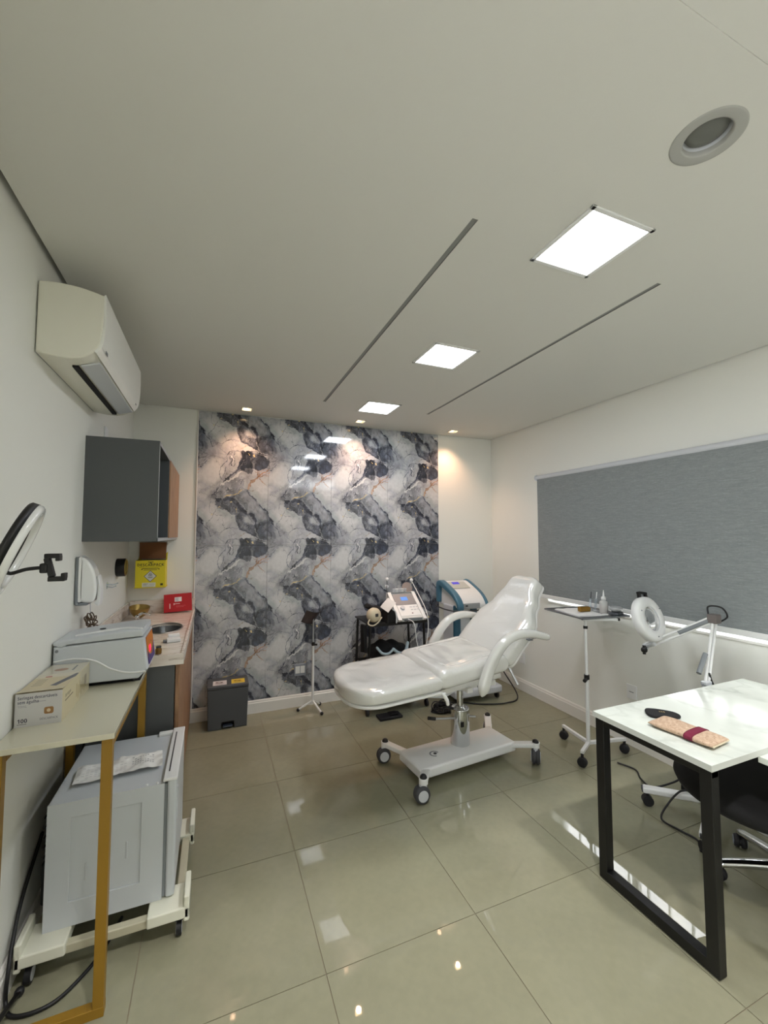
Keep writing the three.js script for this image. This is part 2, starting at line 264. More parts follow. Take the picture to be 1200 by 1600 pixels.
// ---------------------------------------------------------------- materials
const M = {
  wall: mat(new THREE.Color().setRGB(0.79, 0.79, 0.735), 0.75, { bumpMap: T.wallBump, bumpScale: 0.0006 }),
  ceil: mat(new THREE.Color().setRGB(0.68, 0.675, 0.63), 0.85, { bumpMap: T.wallBump, bumpScale: 0.0005 }),
  base: mat(0xe6e4de, 0.4),
  tile: mat(0xffffff, 0.018, { map: T.tile, ior: 1.52 }),
  grout: mat(0x857b66, 0.9),
  marble: mat(0xffffff, 0.06, { map: T.marble, ior: 1.5 }),
  white: mat(0xe6e7e6, 0.35), whiteGloss: mat(0xe9eae8, 0.18, { clearcoat: 0.6, clearcoatRoughness: 0.08 }), whiteMatt: mat(0xe2e2df, 0.7),
  acWhite: mat(0xe4e2d4, 0.42), acPanel: mat(0xeaeae4, 0.3),
  vinyl: mat(new THREE.Color().setRGB(0.69, 0.69, 0.655), 0.12, { clearcoat: 1, clearcoatRoughness: 0.05, bumpMap: T.wrinkle, bumpScale: 0.004 }),
  vinylPlain: mat(new THREE.Color().setRGB(0.69, 0.69, 0.655), 0.1, { clearcoat: 1, clearcoatRoughness: 0.05 }),
  pale: mat(0xc9ccd0, 0.4), fridge: mat(0xc8cdd1, 0.34), fridgeGrey: mat(0xc4c8cc, 0.4), foam: mat(0xdcdccb, 0.85),
  grey: mat(0x7f8488, 0.45), cabinet: mat(0x515455, 0.5), cabinetIn: mat(0x4a4f54, 0.55), binGrey: mat(0x4c4f52, 0.5), edge: mat(0xa6a9ab, 0.4), darkGrey: mat(0x33363a, 0.5),
  black: mat(0x0b0b0c, 0.45), blackMatt: mat(0x101012, 0.8), blackFabric: mat(0x08080a, 0.9), rubber: mat(0x17171a, 0.6), cable: mat(0x141416, 0.5),
  blackSteel: mat(0x060607, 0.45), gold: mat(0x94701f, 0.42, { metalness: 0.2 }), goldBowl: mat(0x9d844c, 0.28, { metalness: 0.8 }),
  chrome: mat(0xd5d7d9, 0.08, { metalness: 1 }), steel: mat(0xb6b8ba, 0.28, { metalness: 1 }), alu: mat(0xa9acae, 0.4, { metalness: 0.6 }), slot: mat(0x8b8c89, 0.5, { metalness: 0.2 }),
  wood: mat(0xffffff, 0.45, { map: T.wood }), counter: mat(0xffffff, 0.2, { map: T.counter }), desk: mat(0xffffff, 0.16, { map: T.desk }), deskEdge: mat(0xc3c6bf, 0.4),
  tableTop: mat(new THREE.Color().setRGB(0.62, 0.59, 0.45), 0.1, { clearcoat: 0.6, clearcoatRoughness: 0.05 }),
  blind: mat(0xffffff, 0.9, { map: T.blind }), cork: mat(0xffffff, 0.85, { map: T.cork }), wine: mat(0x6b1230, 0.8),
  teal: mat(0x446f84, 0.3), tealDark: mat(0x2a566b, 0.35), beige: mat(0xc8bda2, 0.5), brownFilm: mat(0x4b3f3a, 0.25),
  glass: mat(0xffffff, 0.02, { transmission: 1, thickness: 0, ior: 1.45 }), lens: mat(0xf4fbff, 0.02, { transmission: 1, thickness: 0.01, ior: 1.5 }),
  clear: mat(0xe8eef2, 0.12, { transmission: 0.85, thickness: 0 }), bottle: mat(0xe6e8e6, 0.35, { transmission: 0.45, thickness: 0 }),
  paper: mat(0xe8e8e6, 0.85), yellow: mat(0xd9c71c, 0.55), brown: mat(0x7a4f2a, 0.8), red: mat(0xb0121c, 0.45), amber: mat(0x8a641c, 0.2, { transmission: 0.3, thickness: 0 }),
  basin: mat(0x77797b, 0.3, { metalness: 0.9 }), stone: mat(0xb0a99c, 0.8),
};
const emis = (hex, k) => new THREE.MeshStandardMaterial({ color: 0x111111, roughness: 0.5, emissive: hex, emissiveIntensity: k });
const print = (w, h, draw, rough = 0.5) => mat(0xffffff, rough, { map: canvasTex(w, h, draw) });
const faceBox = (faces, fallback) => [0, 1, 2, 3, 4, 5].map((i) => faces[i] ?? fallback);   // +x -x +y -y +z -z

// ---------------------------------------------------------------- room shell
{
  const floor = struct('floor', 'polished beige porcelain tile floor', 'floor');
  mesh('grout', bx(XR - XL + 0.3, 0.1, ZF - ZB + 0.3, (XL + XR) / 2, -0.0525, (ZB + ZF) / 2), M.grout, floor);
  const xs = [XL], zs = [ZB], G = 0.0015;
  for (let k = -3; k < 6; k++) { const x = 0.3844 + 0.6 * k; if (x > XL + 0.02 && x < XR - 0.02) xs.push(x); } xs.push(XR);
  for (let k = -4; k < 8; k++) { const z = -1.4624 + 0.6 * k; if (z > ZB + 0.02 && z < ZF - 0.02) zs.push(z); } zs.push(ZF);
  for (let i = 0; i + 1 < xs.length; i++) for (let j = 0; j + 1 < zs.length; j++) {
    const w = xs[i + 1] - xs[i] - 2 * G, d = zs[j + 1] - zs[j] - 2 * G, g = uvMetres(bx(w, 0.01, d), 1, rnd() * 1.2, rnd() * 1.2);
    mesh('tile', g, M.tile, floor).position.set((xs[i] + xs[i + 1]) / 2, -0.005, (zs[j] + zs[j + 1]) / 2);
  }
}
const bxw = (x0, x1, y0, y1, z0, z1) => uvMetres(bx(x1 - x0, y1 - y0, z1 - z0, (x0 + x1) / 2, (y0 + y1) / 2, (z0 + z1) / 2));
const WZ0 = -2.93, WZ1 = -0.22, WY0 = 0.893, WY1 = 1.93, WT = 0.16;
const GZ0 = 0.5, GZ1 = 1.3, GY = 2.15;                              // opening of the added glazed door, a fill daylight source behind the viewer
structMesh('wall_left', mg(bxw(XL - 0.14, XL, -0.1, HT, ZB - 0.14, GZ0), bxw(XL - 0.14, XL, GY, HT, GZ0, GZ1), bxw(XL - 0.14, XL, -0.1, HT, GZ1, ZF + 0.14)), M.wall, 'plain white painted side wall behind the air conditioner', 'wall');
const wallBack = struct('wall_back', 'white end wall partly clad in glossy grey and navy marble print panels', 'wall'); mesh('plaster', bxw(XL, XR, -0.1, HT, ZB - 0.14, ZB), M.wall, wallBack);
structMesh('wall_right', mg(bxw(XR, XR + WT, -0.1, WY0, ZB - 0.14, ZF + 0.14), bxw(XR, XR + WT, WY1, HT, ZB - 0.14, ZF + 0.14), bxw(XR, XR + WT, WY0, WY1, ZB - 0.14, WZ0), bxw(XR, XR + WT, WY0, WY1, WZ1, ZF + 0.14)), M.wall, 'white window wall with the roller blind', 'wall');
const TX0 = 1.5, TX1 = 2.66, TY0 = 2.52, TY1 = 3.12;
structMesh('wall_front', mg(bxw(XL, XR, -0.1, TY0, ZF, ZF + 0.14), bxw(XL, XR, TY1, HT, ZF, ZF + 0.14), bxw(XL, TX0, TY0, TY1, ZF, ZF + 0.14), bxw(TX1, XR, TY0, TY1, ZF, ZF + 0.14)), M.wall, 'white wall behind the viewer with a high window', 'wall');
{ // lowered ceiling with real openings for lamps and light slots
  const s = new THREE.Shape(), x0 = XL + 0.022, x1 = XR - 0.012, z0 = ZB + 0.01, z1 = ZSTEP;
  s.moveTo(x0, -z0); s.lineTo(x1, -z0); s.lineTo(x1, -z1); s.lineTo(x0, -z1); s.closePath();
  const hole = (a, b, c, d) => { const p = new THREE.Path(); p.moveTo(a, -c); p.lineTo(a, -d); p.lineTo(b, -d); p.lineTo(b, -c); p.closePath(); s.holes.push(p); };
  const disc = (x, z, r) => { const p = new THREE.Path(); p.absarc(x, -z, r, 0, Math.PI * 2, true); s.holes.push(p); };
  for (const z of [-1.05, -2.055, -3.11]) hole(1.215 - 0.125, 1.215 + 0.135, z - 0.13, z + 0.13);
  hole(0.761, 0.783, -3.13, -1.10); hole(1.665, 1.687, -3.125, -1.11);
  for (const x of [0.23, 1.215, 2.192]) hole(x - 0.037, x + 0.037, -3.55 - 0.037, -3.55 + 0.037);
  disc(1.168, -0.636, 0.055);
  const g = new THREE.ExtrudeGeometry(s, { depth: 0.015, bevelEnabled: false, curveSegments: 40 }).rotateX(-Math.PI / 2).translate(0, HC, 0);
  const c = struct('ceiling', 'white lowered plasterboard ceiling', 'ceiling');
  mesh('plasterboard', uvMetres(g), M.ceil, c);
  mesh('ceiling_slab', bxw(XL, XR, HC + 0.07, HC + 0.17, ZB, ZSTEP - 0.1), M.ceil, c);
  mesh('ceiling_drop', bxw(XL, XR, HC + 0.002, HT, ZSTEP + 0.0005, ZSTEP + 0.1), M.ceil, c);
  mesh('high_ceiling', bxw(XL - 0.14, XR + WT, HT, HT + 0.1, ZSTEP - 0.1, ZF + 0.14), M.ceil, c);
}
{ // skirting boards
  const prof = [[0, 0], [0.015, 0], [0.015, 0.082], [0.011, 0.088], [0.011, 0.098], [0.006, 0.106], [0, 0.106]];
  const run = (L) => ext(prof, L);
  const b1 = structMesh('baseboard_back', run(XR + 0.165).rotateY(-Math.PI / 2).translate((XR - 0.165) / 2, 0, ZB), M.base, 'white moulded skirting below the marble panels', 'baseboard');
  structMesh('baseboard_right', run(ZF - ZB).rotateY(Math.PI).translate(XR, 0, (ZF + ZB) / 2), M.base, 'white moulded skirting below the window wall', 'baseboard');
  structMesh('baseboard_left', run(GZ0 + 2.36).translate(XL, 0, (GZ0 - 2.36) / 2), M.base, 'white moulded skirting along the side wall', 'baseboard');
}
{ // window behind the blind
  const w = struct('window_1', 'wide aluminium window behind the grey blind', 'window'), xo = XR + 0.105;
  const L = WZ1 - WZ0, zc = (WZ0 + WZ1) / 2;
  mesh('window_frame', mg(bxw(xo - 0.025, xo + 0.025, WY0, WY0 + 0.03, WZ0, WZ1), bxw(xo - 0.025, xo + 0.025, WY1 - 0.04, WY1, WZ0, WZ1), bxw(xo - 0.025, xo + 0.025, WY0, WY1, WZ0, WZ0 + 0.04), bxw(xo - 0.025, xo + 0.025, WY0, WY1, WZ1 - 0.04, WZ1)), M.white, w);
  for (let k = 0; k < 4; k++) { const a = WZ0 + 0.04 + (L - 0.08) * k / 4, b = a + (L - 0.08) / 4; mesh('pane', bx(0.004, WY1 - WY0 - 0.07, b - a, xo, (WY0 + WY1) / 2, (a + b) / 2), M.glass, w); mesh('stile', bxw(xo - 0.02, xo + 0.02, WY0 + 0.03, WY1 - 0.04, b - 0.022, b + 0.022), M.white, w); }
  for (let k = 1; k < 18; k++) mesh('grille_bar', bx(0.014, WY1 - WY0, 0.014, XR + 0.15, (WY0 + WY1) / 2, WZ0 + L * k / 18), M.white, w);
  mesh('window_sill', rb(0.09, 0.018, L, 0.004, XR + 0.04, WY0 + 0.001, zc), M.base, w);
}
{ // unseen glazed door, added so daylight fills the room from behind
  const w = struct('door_1', 'added glazed door behind the viewer that lets in fill daylight', 'door'), x = XL - 0.07;
  mesh('added_door_frame', mg(bxw(x - 0.03, x + 0.03, 0, GY, GZ0, GZ0 + 0.05), bxw(x - 0.03, x + 0.03, 0, GY, GZ1 - 0.05, GZ1), bxw(x - 0.03, x + 0.03, GY - 0.05, GY, GZ0, GZ1), bxw(x - 0.03, x + 0.03, 0, 0.08, GZ0, GZ1), bxw(x - 0.03, x + 0.03, 0.98, 1.04, GZ0, GZ1)), M.darkGrey, w);
  mesh('pane', bx(0.006, GY, GZ1 - GZ0, x, GY / 2, (GZ0 + GZ1) / 2), M.glass, w);
}
{ // high window in the wall behind the viewer
  const w = struct('window_2', 'high transom window behind the viewer', 'window'), z = ZF + 0.07, f = [];
  for (const y of [TY0 + 0.02, TY1 - 0.02]) f.push(bx(TX1 - TX0, 0.04, 0.05, (TX0 + TX1) / 2, y, z));
  for (const x of [TX0 + 0.02, TX1 - 0.02]) f.push(bx(0.04, TY1 - TY0, 0.05, x, (TY0 + TY1) / 2, z));
  f.push(bx(0.05, TY1 - TY0, 0.05, 1.92, (TY0 + TY1) / 2, z), bx(0.05, TY1 - TY0, 0.05, 2.3, (TY0 + TY1) / 2, z), bx(TX1 - TX0, 0.1, 0.05, (TX0 + TX1) / 2, 2.8, z));
  mesh('window_frame', mg(f), M.darkGrey, w);
  mesh('pane', bx(TX1 - TX0, TY1 - TY0, 0.004, (TX0 + TX1) / 2, (TY0 + TY1) / 2, z), M.glass, w);
}
{ // marble print panels on the back wall: four columns, two rows
  const t = wallBack;
  const x0 = -0.134, pw = 0.563, rows = [[0.107, 1.402], [1.402, HC - 0.004]];
  for (let k = 0; k < 4; k++) for (const [y0, y1] of rows) {
    const g = rb(pw - 0.0012, y1 - y0 - 0.0012, 0.006, 0.0012, x0 + pw * (k + 0.5), (y0 + y1) / 2, ZB + 0.0031, 1), p = g.attributes.position, uv = g.attributes.uv;
    for (let i = 0; i < p.count; i++) uv.setXY(i, p.getX(i) + 0.134, p.getY(i) - 1.423);
    mesh('panel', g, M.marble, t);
  }
  mesh('edge_strip', rb(0.008, HC - 0.11, 0.012, 0.002, x0 - 0.004, (HC + 0.106) / 2, ZB + 0.006), M.base, t);
}

// ---------------------------------------------------------------- lamps
const glowPanel = emis(0xffffff, 12);
[[-1.05, 'square ceiling light panel nearest the viewer, the largest of three'], [-2.055, 'square ceiling light panel in the middle of the row of three'], [-3.11, 'square ceiling light panel closest to the marble wall']].forEach(([z, label]) => {
  const t = thing('ceiling_light_panel', label, 'ceiling light', [1.22, HC, z], 0, 'square light panels in a row'), fr = [];
  for (const s of [-1, 1]) { fr.push(rb(0.286, 0.006, 0.016, 0.002, 0, -0.003, s * 0.135), rb(0.016, 0.006, 0.286, 0.002, s * 0.135, -0.003, 0)); }
  mesh('frame', mg(fr), M.white, t);
  mesh('diffuser', rb(0.252, 0.004, 0.252, 0.001, 0, -0.0005, 0), glowPanel, t);
  const l = new THREE.RectAreaLight(0xeef5ff, PANEL_L, 0.25, 0.25); l.position.set(0, -0.008, 0); l.rotation.x = -Math.PI / 2; t.add(l);
});
const bulbGlow = emis(0xffd7a0, 16);
[[0.23, 'small square warm downlight above the first marble column from the sink'], [1.215, 'small square warm downlight between the other two above the marble wall'], [2.192, 'small square warm downlight nearest the window wall']].forEach(([x, label]) => {
  const t = thing('downlight', label, 'downlight', [x, HC, -3.55], 0, 'warm downlights along the marble wall'), fr = [];
  for (const s of [-1, 1]) fr.push(rb(0.09, 0.004, 0.009, 0.001, 0, -0.002, s * 0.0405), rb(0.009, 0.004, 0.09, 0.001, s * 0.0405, -0.002, 0));
  mesh('trim_ring', mg(fr), M.white, t);
  mesh('housing', mg(bx(0.002, 0.05, 0.074, -0.036, 0.025, 0), bx(0.002, 0.05, 0.074, 0.036, 0.025, 0), bx(0.074, 0.05, 0.002, 0, 0.025, 0.036), bx(0.074, 0.05, 0.002, 0, 0.025, -0.036)), M.alu, t);
  mesh('bulb', lathe([[0, 0.004], [0.014, 0.005], [0.026, 0.01], [0.03, 0.02], [0.022, 0.035], [0, 0.035]]), bulbGlow, t);
  const l = new THREE.SpotLight(0xffc8a0, SPOT_CD, 0, 0.95, 1, 2); l.position.set(0, -0.006, 0); l.target.position.set(0, -2.4, -0.1); l.castShadow = true; t.add(l, l.target);
});
{ // switched-off round downlight near the viewer
  const t = thing('round_ceiling_downlight', 'round recessed ceiling spotlight that is switched off', 'downlight', [1.168, HC, -0.636]);
  mesh('trim_ring', lathe([[0.053, 0.012], [0.053, 0.0], [0.058, -0.0025], [0.078, -0.0025], [0.083, -0.001], [0.083, 0.0005]], 56), mat(0xa9a9a4, 0.5), t);
  mesh('housing', lathe([[0.0535, 0.003], [0.052, 0.05], [0, 0.052]], 48), M.pale, t);
  mesh('lamp_face', lathe([[0, 0.012], [0.03, 0.013], [0.046, 0.017], [0.052, 0.03]], 40), mat(0x6c6d68, 0.5), t);
}
for (const [x, za, zb, label] of [[0.772, -3.13, -1.10, 'thin grey light slot in the ceiling on the sink side'], [1.676, -3.125, -1.11, 'thin grey light slot in the ceiling on the window side']]) {
  const t = thing('ceiling_light_slot', label, 'light profile', [x, HC, (za + zb) / 2], 0, 'ceiling light slots'), L = zb - za;
  mesh('channel', mg(bx(0.0015, 0.018, L, -0.0102, 0.009, 0), bx(0.0015, 0.018, L, 0.0102, 0.009, 0)), M.slot, t);
  mesh('diffuser', bx(0.019, 0.002, L, 0, 0.004, 0), M.slot, t);
}
[[0.5, 0.3], [2.0, 0.3]].forEach(([x, z], i) => {                   // unseen lamps added behind the viewer to fill the room with light
  const t = thing('added_fill_downlight', ['added round fill lamp in the high ceiling on the air conditioner side', 'added round fill lamp in the high ceiling on the window side'][i], 'downlight', [x, HT, z], 0, 'added fill lamps behind the viewer');
  mesh('trim_ring', lathe([[0.1, 0], [0.12, -0.006], [0.13, 0]], 40), M.white, t); mesh('diffuser', cy(0.1, 0.006, 0, -0.003, 0, 40), emis(0xfff2e2, 2), t);
  const l = new THREE.SpotLight(0xfaf7f6, HALL_FILL_CD, 0, 0.82, 0.3, 2); l.position.set(0, -0.02, 0); l.target.position.set(0, -3, 0); l.shadow.radius = 5; l.castShadow = true; t.add(l, l.target);
});

// ---------------------------------------------------------------- roller blind, air conditioner, wall cabinet
{
  const za = -2.985, zb = -0.15, L = zb - za, zc = (za + zb) / 2, t = thing('roller_blind', 'wide grey fabric roller blind pulled down over the window', 'blind', [XR, 0, 0]);
  const fab = bx(0.0012, 1.04, L, -0.05, 1.475, zc); mesh('fabric', uvMetres(fab), M.blind, t);
  mesh('bottom_rail', rb(0.014, 0.032, L, 0.004, -0.05, 0.947, zc), M.white, t);
  const r = mesh('roller_tube', new THREE.CylinderGeometry(0.022, 0.022, L + 0.03, 32).rotateX(Math.PI / 2).translate(-0.036, 2.012, zc), M.pale, t);
  for (const z of [za - 0.02, zb + 0.02]) mesh('end_bracket', mg(new THREE.CylinderGeometry(0.027, 0.027, 0.006, 28).rotateX(Math.PI / 2).translate(-0.036, 2.012, z), rb(0.05, 0.03, 0.005, 0.002, -0.025, 2.012, z)), M.pale, t);
}
{
  const z0 = -1.797, L = 0.80, t = thing('air_conditioner', 'cream split air conditioner high on the side wall', 'air conditioner', [XL, 0, z0 - L / 2]);
  // end profile: x out from the wall, y absolute
  const prof = smoothPts([[0.004, 2.398], [0.05, 2.404], [0.11, 2.403], [0.165, 2.394], [0.203, 2.384]], 20).concat(smoothPts([[0.206, 2.375], [0.205, 2.30], [0.203, 2.24], [0.196, 2.195], [0.178, 2.165], [0.145, 2.14], [0.11, 2.130]], 28), smoothPts([[0.09, 2.129], [0.05, 2.132], [0.004, 2.139]], 8));
  mesh('casing', ext(prof, L, 0.006, 3), M.acWhite, t);
  const pan = smoothPts([[0.2035, 2.386], [0.2105, 2.383], [0.2125, 2.30], [0.2105, 2.24], [0.203, 2.19], [0.1855, 2.162]], 26).concat(smoothPts([[0.1785, 2.167], [0.195, 2.20], [0.202, 2.245], [0.204, 2.30], [0.2035, 2.37]], 20));
  mesh('front_panel', ext(pan, L - 0.004, 0.0015), M.acPanel, t);
  const q = rb(0.066, 0.007, L - 0.12, 0.003); q.rotateZ(0.30).translate(0.1555, 2.137, 0); mesh('air_flap', q, M.pale, t);
  const sl = rb(0.020, 0.012, L - 0.13, 0.002); sl.translate(0.105, 2.1275, -0.005); mesh('air_outlet', sl, M.blackMatt, t);
  mesh('display_badge', mg(rb(0.002, 0.012, 0.03, 0.0008, 0.2045, 2.19, L / 2 - 0.07), rb(0.002, 0.006, 0.02, 0.0008, 0.203, 2.185, -L / 2 + 0.07)), M.grey, t);
  mesh('wall_plate', rb(0.008, 0.25, L - 0.03, 0.002, 0.001, 2.265, 0), M.grey, t);
}
{
  const z0 = -2.466, z1 = ZB + 0.003, x1 = -0.274, w = x1 - XL, zm = -3.0, y0 = 1.456, y1 = 1.986, th = 0.018, D = z0 - z1, t = thing('wall_cabinet', 'dark grey wall cabinet with a wood door above the sink', 'cabinet', [XL, y0, z1]);
  const H = y1 - y0, side = (z) => rb(w, H, th, 0.0015, w / 2, H / 2, z);
  mesh('side_panel', side(D - th / 2), M.cabinet, t); mesh('side_panel', side(th / 2), M.cabinet, t); mesh('divider', side(zm - z1), M.cabinetIn, t);
  mesh('top_panel', rb(w, th, D - 2 * th, 0.001, w / 2, H - th / 2, D / 2), M.cabinet, t); mesh('bottom_panel', rb(w, th, D - 2 * th, 0.001, w / 2, th / 2, D / 2), M.cabinet, t);
  mesh('back_panel', bx(0.006, H - 2 * th, D - 2 * th, 0.004, H / 2, D / 2), M.cabinetIn, t);
  mesh('edge_band', mg(bx(0.0012, H, th, w + 0.0003, H / 2, D - th / 2), bx(0.0012, th, D, w + 0.0003, th / 2, D / 2), bx(0.0012, th, D, w + 0.0003, H - th / 2, D / 2)), M.edge, t);
  mesh('door', uvMetres(rb(0.018, H - 0.03, zm - z1 - 0.012, 0.0015, w - 0.002, H / 2, (zm - z1) / 2), 1, 0.2, 0.1), M.wood, t);
}

// ---------------------------------------------------------------- sink counter and what stands on it
{
  const z0 = -2.355, z1 = ZB + 0.003, x1 = -0.128, w = x1 - XL, D = z0 - z1, t = thing('sink_counter', 'marble topped sink unit with dark grey side and wood front', 'counter', [XL, 0, z1]);
  // slab with the basin cut out
  const s = new THREE.Shape(); s.moveTo(0.002, 0); s.lineTo(w, 0); s.lineTo(w, -D); s.lineTo(0.002, -D); s.closePath();
  const p = new THREE.Path(), sx = -0.285 - XL, sz = -3.08 - z1; p.absellipse(sx, -sz, 0.105, 0.165, 0, Math.PI * 2, true); s.holes.push(p);
  mesh('worktop', uvMetres(new THREE.ExtrudeGeometry(s, { depth: 0.042, bevelEnabled: false, curveSegments: 40 }).rotateX(-Math.PI / 2).translate(0, 0.843, 0)), M.counter, t);
  mesh('front_lip', uvMetres(rb(0.014, 0.012, D - 0.002, 0.003, w - 0.007, 0.889, D / 2)), M.counter, t); mesh('side_lip', uvMetres(rb(w - 0.01, 0.012, 0.014, 0.003, w / 2, 0.889, D - 0.007)), M.counter, t);
  const b = lathe([[0.1, 0], [0.099, -0.01], [0.09, -0.09], [0.07, -0.12], [0, -0.125]], 48); b.scale(1.06, 1, 1.68); b.translate(sx, 0.884, sz); mesh('basin', b, M.basin, t);
  const rim = new THREE.TorusGeometry(0.1, 0.005, 8, 56).rotateX(Math.PI / 2); rim.scale(1.07, 0.8, 1.67); rim.translate(sx, 0.886, sz); mesh('basin_rim', rim, M.steel, t);
  mesh('backsplash', uvMetres(rb(0.012, 0.09, D - 0.004, 0.002, 0.008, 0.93, D / 2)), M.counter, t); mesh('backsplash', uvMetres(rb(w - 0.02, 0.1, 0.012, 0.002, w / 2 + 0.008, 0.935, 0.008)), M.counter, t);
  mesh('side_panel', rb(w - 0.042, 0.843, 0.02, 0.001, w / 2 - 0.02, 0.4215, D - 0.03), M.cabinet, t);
  for (const [a, c] of [[0.01, 0.45], [0.455, 0.9], [0.905, D - 0.042]]) mesh('door', uvMetres(rb(0.02, 0.80, c - a, 0.002, w - 0.028, 0.435, (a + c) / 2), 1, a, 0), M.wood, t);
  mesh('plinth', bx(0.02, 0.035, D - 0.05, w - 0.05, 0.0175, D / 2), M.cabinet, t);
  const f = thing('faucet', 'small chrome tap beside the round basin', 'faucet', [-0.455, 0.886, -3.2]);
  mesh('spout', mg(cy(0.014, 0.03, 0, 0.015, 0), tube([[0, 0.02, 0], [0.005, 0.07, 0], [0.03, 0.085, 0.002], [0.07, 0.07, 0.004]], 0.008)), M.chrome, f); mesh('handle', mg(sp(0.014, 0, 0.065, 0.018), rod([0, 0.065, 0.02], [0.03, 0.085, 0.04], 0.004)), M.chrome, f);
  const bw = thing('golden_bowl', 'golden tilted bowl in the corner behind the tap', 'bowl', [-0.49, 0.886, -3.5]);
  const bb = mesh('shell', lathe([[0, 0.0], [0.025, 0.001], [0.045, 0.02], [0.06, 0.045], [0.068, 0.075], [0.066, 0.076], [0.056, 0.045], [0.04, 0.022], [0, 0.006]], 48), M.goldBowl, bw); bb.rotation.set(0.16, 0, -0.06); bb.position.y = 0.009;
  const rbx = thing('red_box', 'red cardboard box leaning on the back wall above the counter', 'box', [-0.245, 0.887, -3.665]);
  const redFace = print(256, 176, (g, w2, h) => { g.fillStyle = '#b5121d'; g.fillRect(0, 0, w2, h); g.fillStyle = '#e9e6e6'; g.fillRect(98, 34, 64, 44); g.fillStyle = '#8d8f9a'; for (let i = 0; i < 4; i++) g.fillRect(104, 42 + i * 9, 30, 4); g.fillStyle = '#eed8d4'; g.fillRect(92, 96, 54, 5); g.beginPath(); g.moveTo(88, 90); g.lineTo(104, 98); g.lineTo(88, 112); g.fill(); g.fillRect(50, 92, 9, 50); g.fillStyle = '#d46a6a'; g.fillRect(110, 120, 90, 3); g.fillRect(110, 130, 70, 3); });
  const rbm = mesh('carton', new THREE.BoxGeometry(0.196, 0.136, 0.035).translate(0, 0.068, 0), faceBox({ 4: redFace }, M.red), rbx); rbm.rotation.set(-0.2, 0, 0.045); rbm.position.set(0, 0.006, 0.012);
  const pk = thing('white_packet', 'white packets lying near the front edge of the sink counter', 'packet', [-0.2, 0.8862, -2.68], 0.15); mesh('packet_body', mg(rb(0.07, 0.018, 0.06, 0.004, 0, 0.009, 0), rb(0.06, 0.012, 0.05, 0.004, 0.005, 0.024, -0.05)), M.paper, pk); mesh('packet_tip', rb(0.02, 0.012, 0.03, 0.003, -0.042, 0.007, 0), M.grey, pk);
  const jar = thing('glass_jar', 'small olive glass jar beside the centrifuge', 'jar', [-0.248, 0.887, -2.425]); mesh('glass_body', lathe([[0, 0], [0.017, 0], [0.019, 0.006], [0.019, 0.03], [0.015, 0.036], [0.015, 0.04], [0, 0.04]], 24), M.amber, jar); mesh('lid', cy(0.016, 0.008, 0, 0.044, 0), M.darkGrey, jar); jar.scale.setScalar(0.8);
}
{ // sharps container on its bracket
  const W = 0.2, H = 0.2, D = 0.13, t = thing('sharps_container', 'yellow cardboard sharps box with an open brown lid on the wall', 'box', [-0.437, 1.098, ZB + D / 2 + 0.004]);
  const face = print(512, 512, (g, w, h) => {
    g.fillStyle = '#dccb1e'; g.fillRect(0, 0, w, h); g.fillStyle = '#3c3a12'; g.textAlign = 'center'; g.font = 'bold 74px sans-serif'; g.fillText('DESCARPACK', w / 2, 112, 470);
    g.fillRect(210, 24, 96, 14); g.fillRect(240, 44, 34, 16); g.fillRect(60, 128, 390, 4); g.fillRect(120, 150, 270, 12); g.fillRect(140, 180, 230, 10);
    g.beginPath(); g.moveTo(112, 150); g.lineTo(128, 178); g.lineTo(96, 178); g.fill(); g.beginPath(); g.moveTo(400, 150); g.lineTo(416, 178); g.lineTo(384, 178); g.fill();
    g.save(); g.translate(256, 305); g.rotate(Math.PI / 4); g.fillStyle = '#3a3a3a'; g.fillRect(-78, -78, 156, 156); g.fillStyle = '#cfd0c8'; g.fillRect(-70, -70, 140, 140); g.restore();
    g.strokeStyle = '#3a3a3a'; g.lineWidth = 7; for (let k = 0; k < 3; k++) { const a = -Math.PI / 2 + k * 2.094; g.beginPath(); g.arc(256 + 17 * Math.cos(a), 275 + 17 * Math.sin(a), 15, 0, 6.3); g.stroke(); } g.fillStyle = '#55554c'; g.fillRect(212, 318, 88, 7); g.fillRect(224, 332, 64, 7);
    g.fillStyle = '#d8d8c6'; g.fillRect(120, 428, 230, 84); g.fillStyle = '#6a6a5e'; g.fillRect(136, 446, 90, 8); g.fillRect(136, 466, 60, 6); g.fillRect(240, 456, 96, 6); g.fillRect(136, 488, 190, 5); g.fillStyle = '#3c3a12'; g.fillRect(430, 448, 46, 40);
  });
  mesh('carton', new THREE.BoxGeometry(W, H, D).translate(0, H / 2, 0), faceBox({ 4: face, 2: M.blackMatt }, M.yellow), t);
  const rim = ext([[-W / 2, 0], [-W / 2 + 0.012, 0.045], [-W / 2 + 0.02, 0.05], [-W / 2 + 0.025, 0], [W / 2 - 0.012, 0], [W / 2 - 0.008, 0.048], [W / 2 + 0.004, 0.06], [W / 2, 0]], 0.004).translate(0, H, -D / 2 + 0.01); mesh('side_flap', rim, M.yellow, t);
  const lid = mesh('lid', rb(W - 0.016, 0.13, 0.004, 0.001, 0, 0.065, 0), M.brown, t); lid.position.set(0.002, H + 0.005, -D / 2 + 0.035); lid.rotation.x = -0.1;
  mesh('bracket', mg(rb(W + 0.012, 0.006, D, 0.002, 0, -0.004, 0)), M.yellow, t);
}
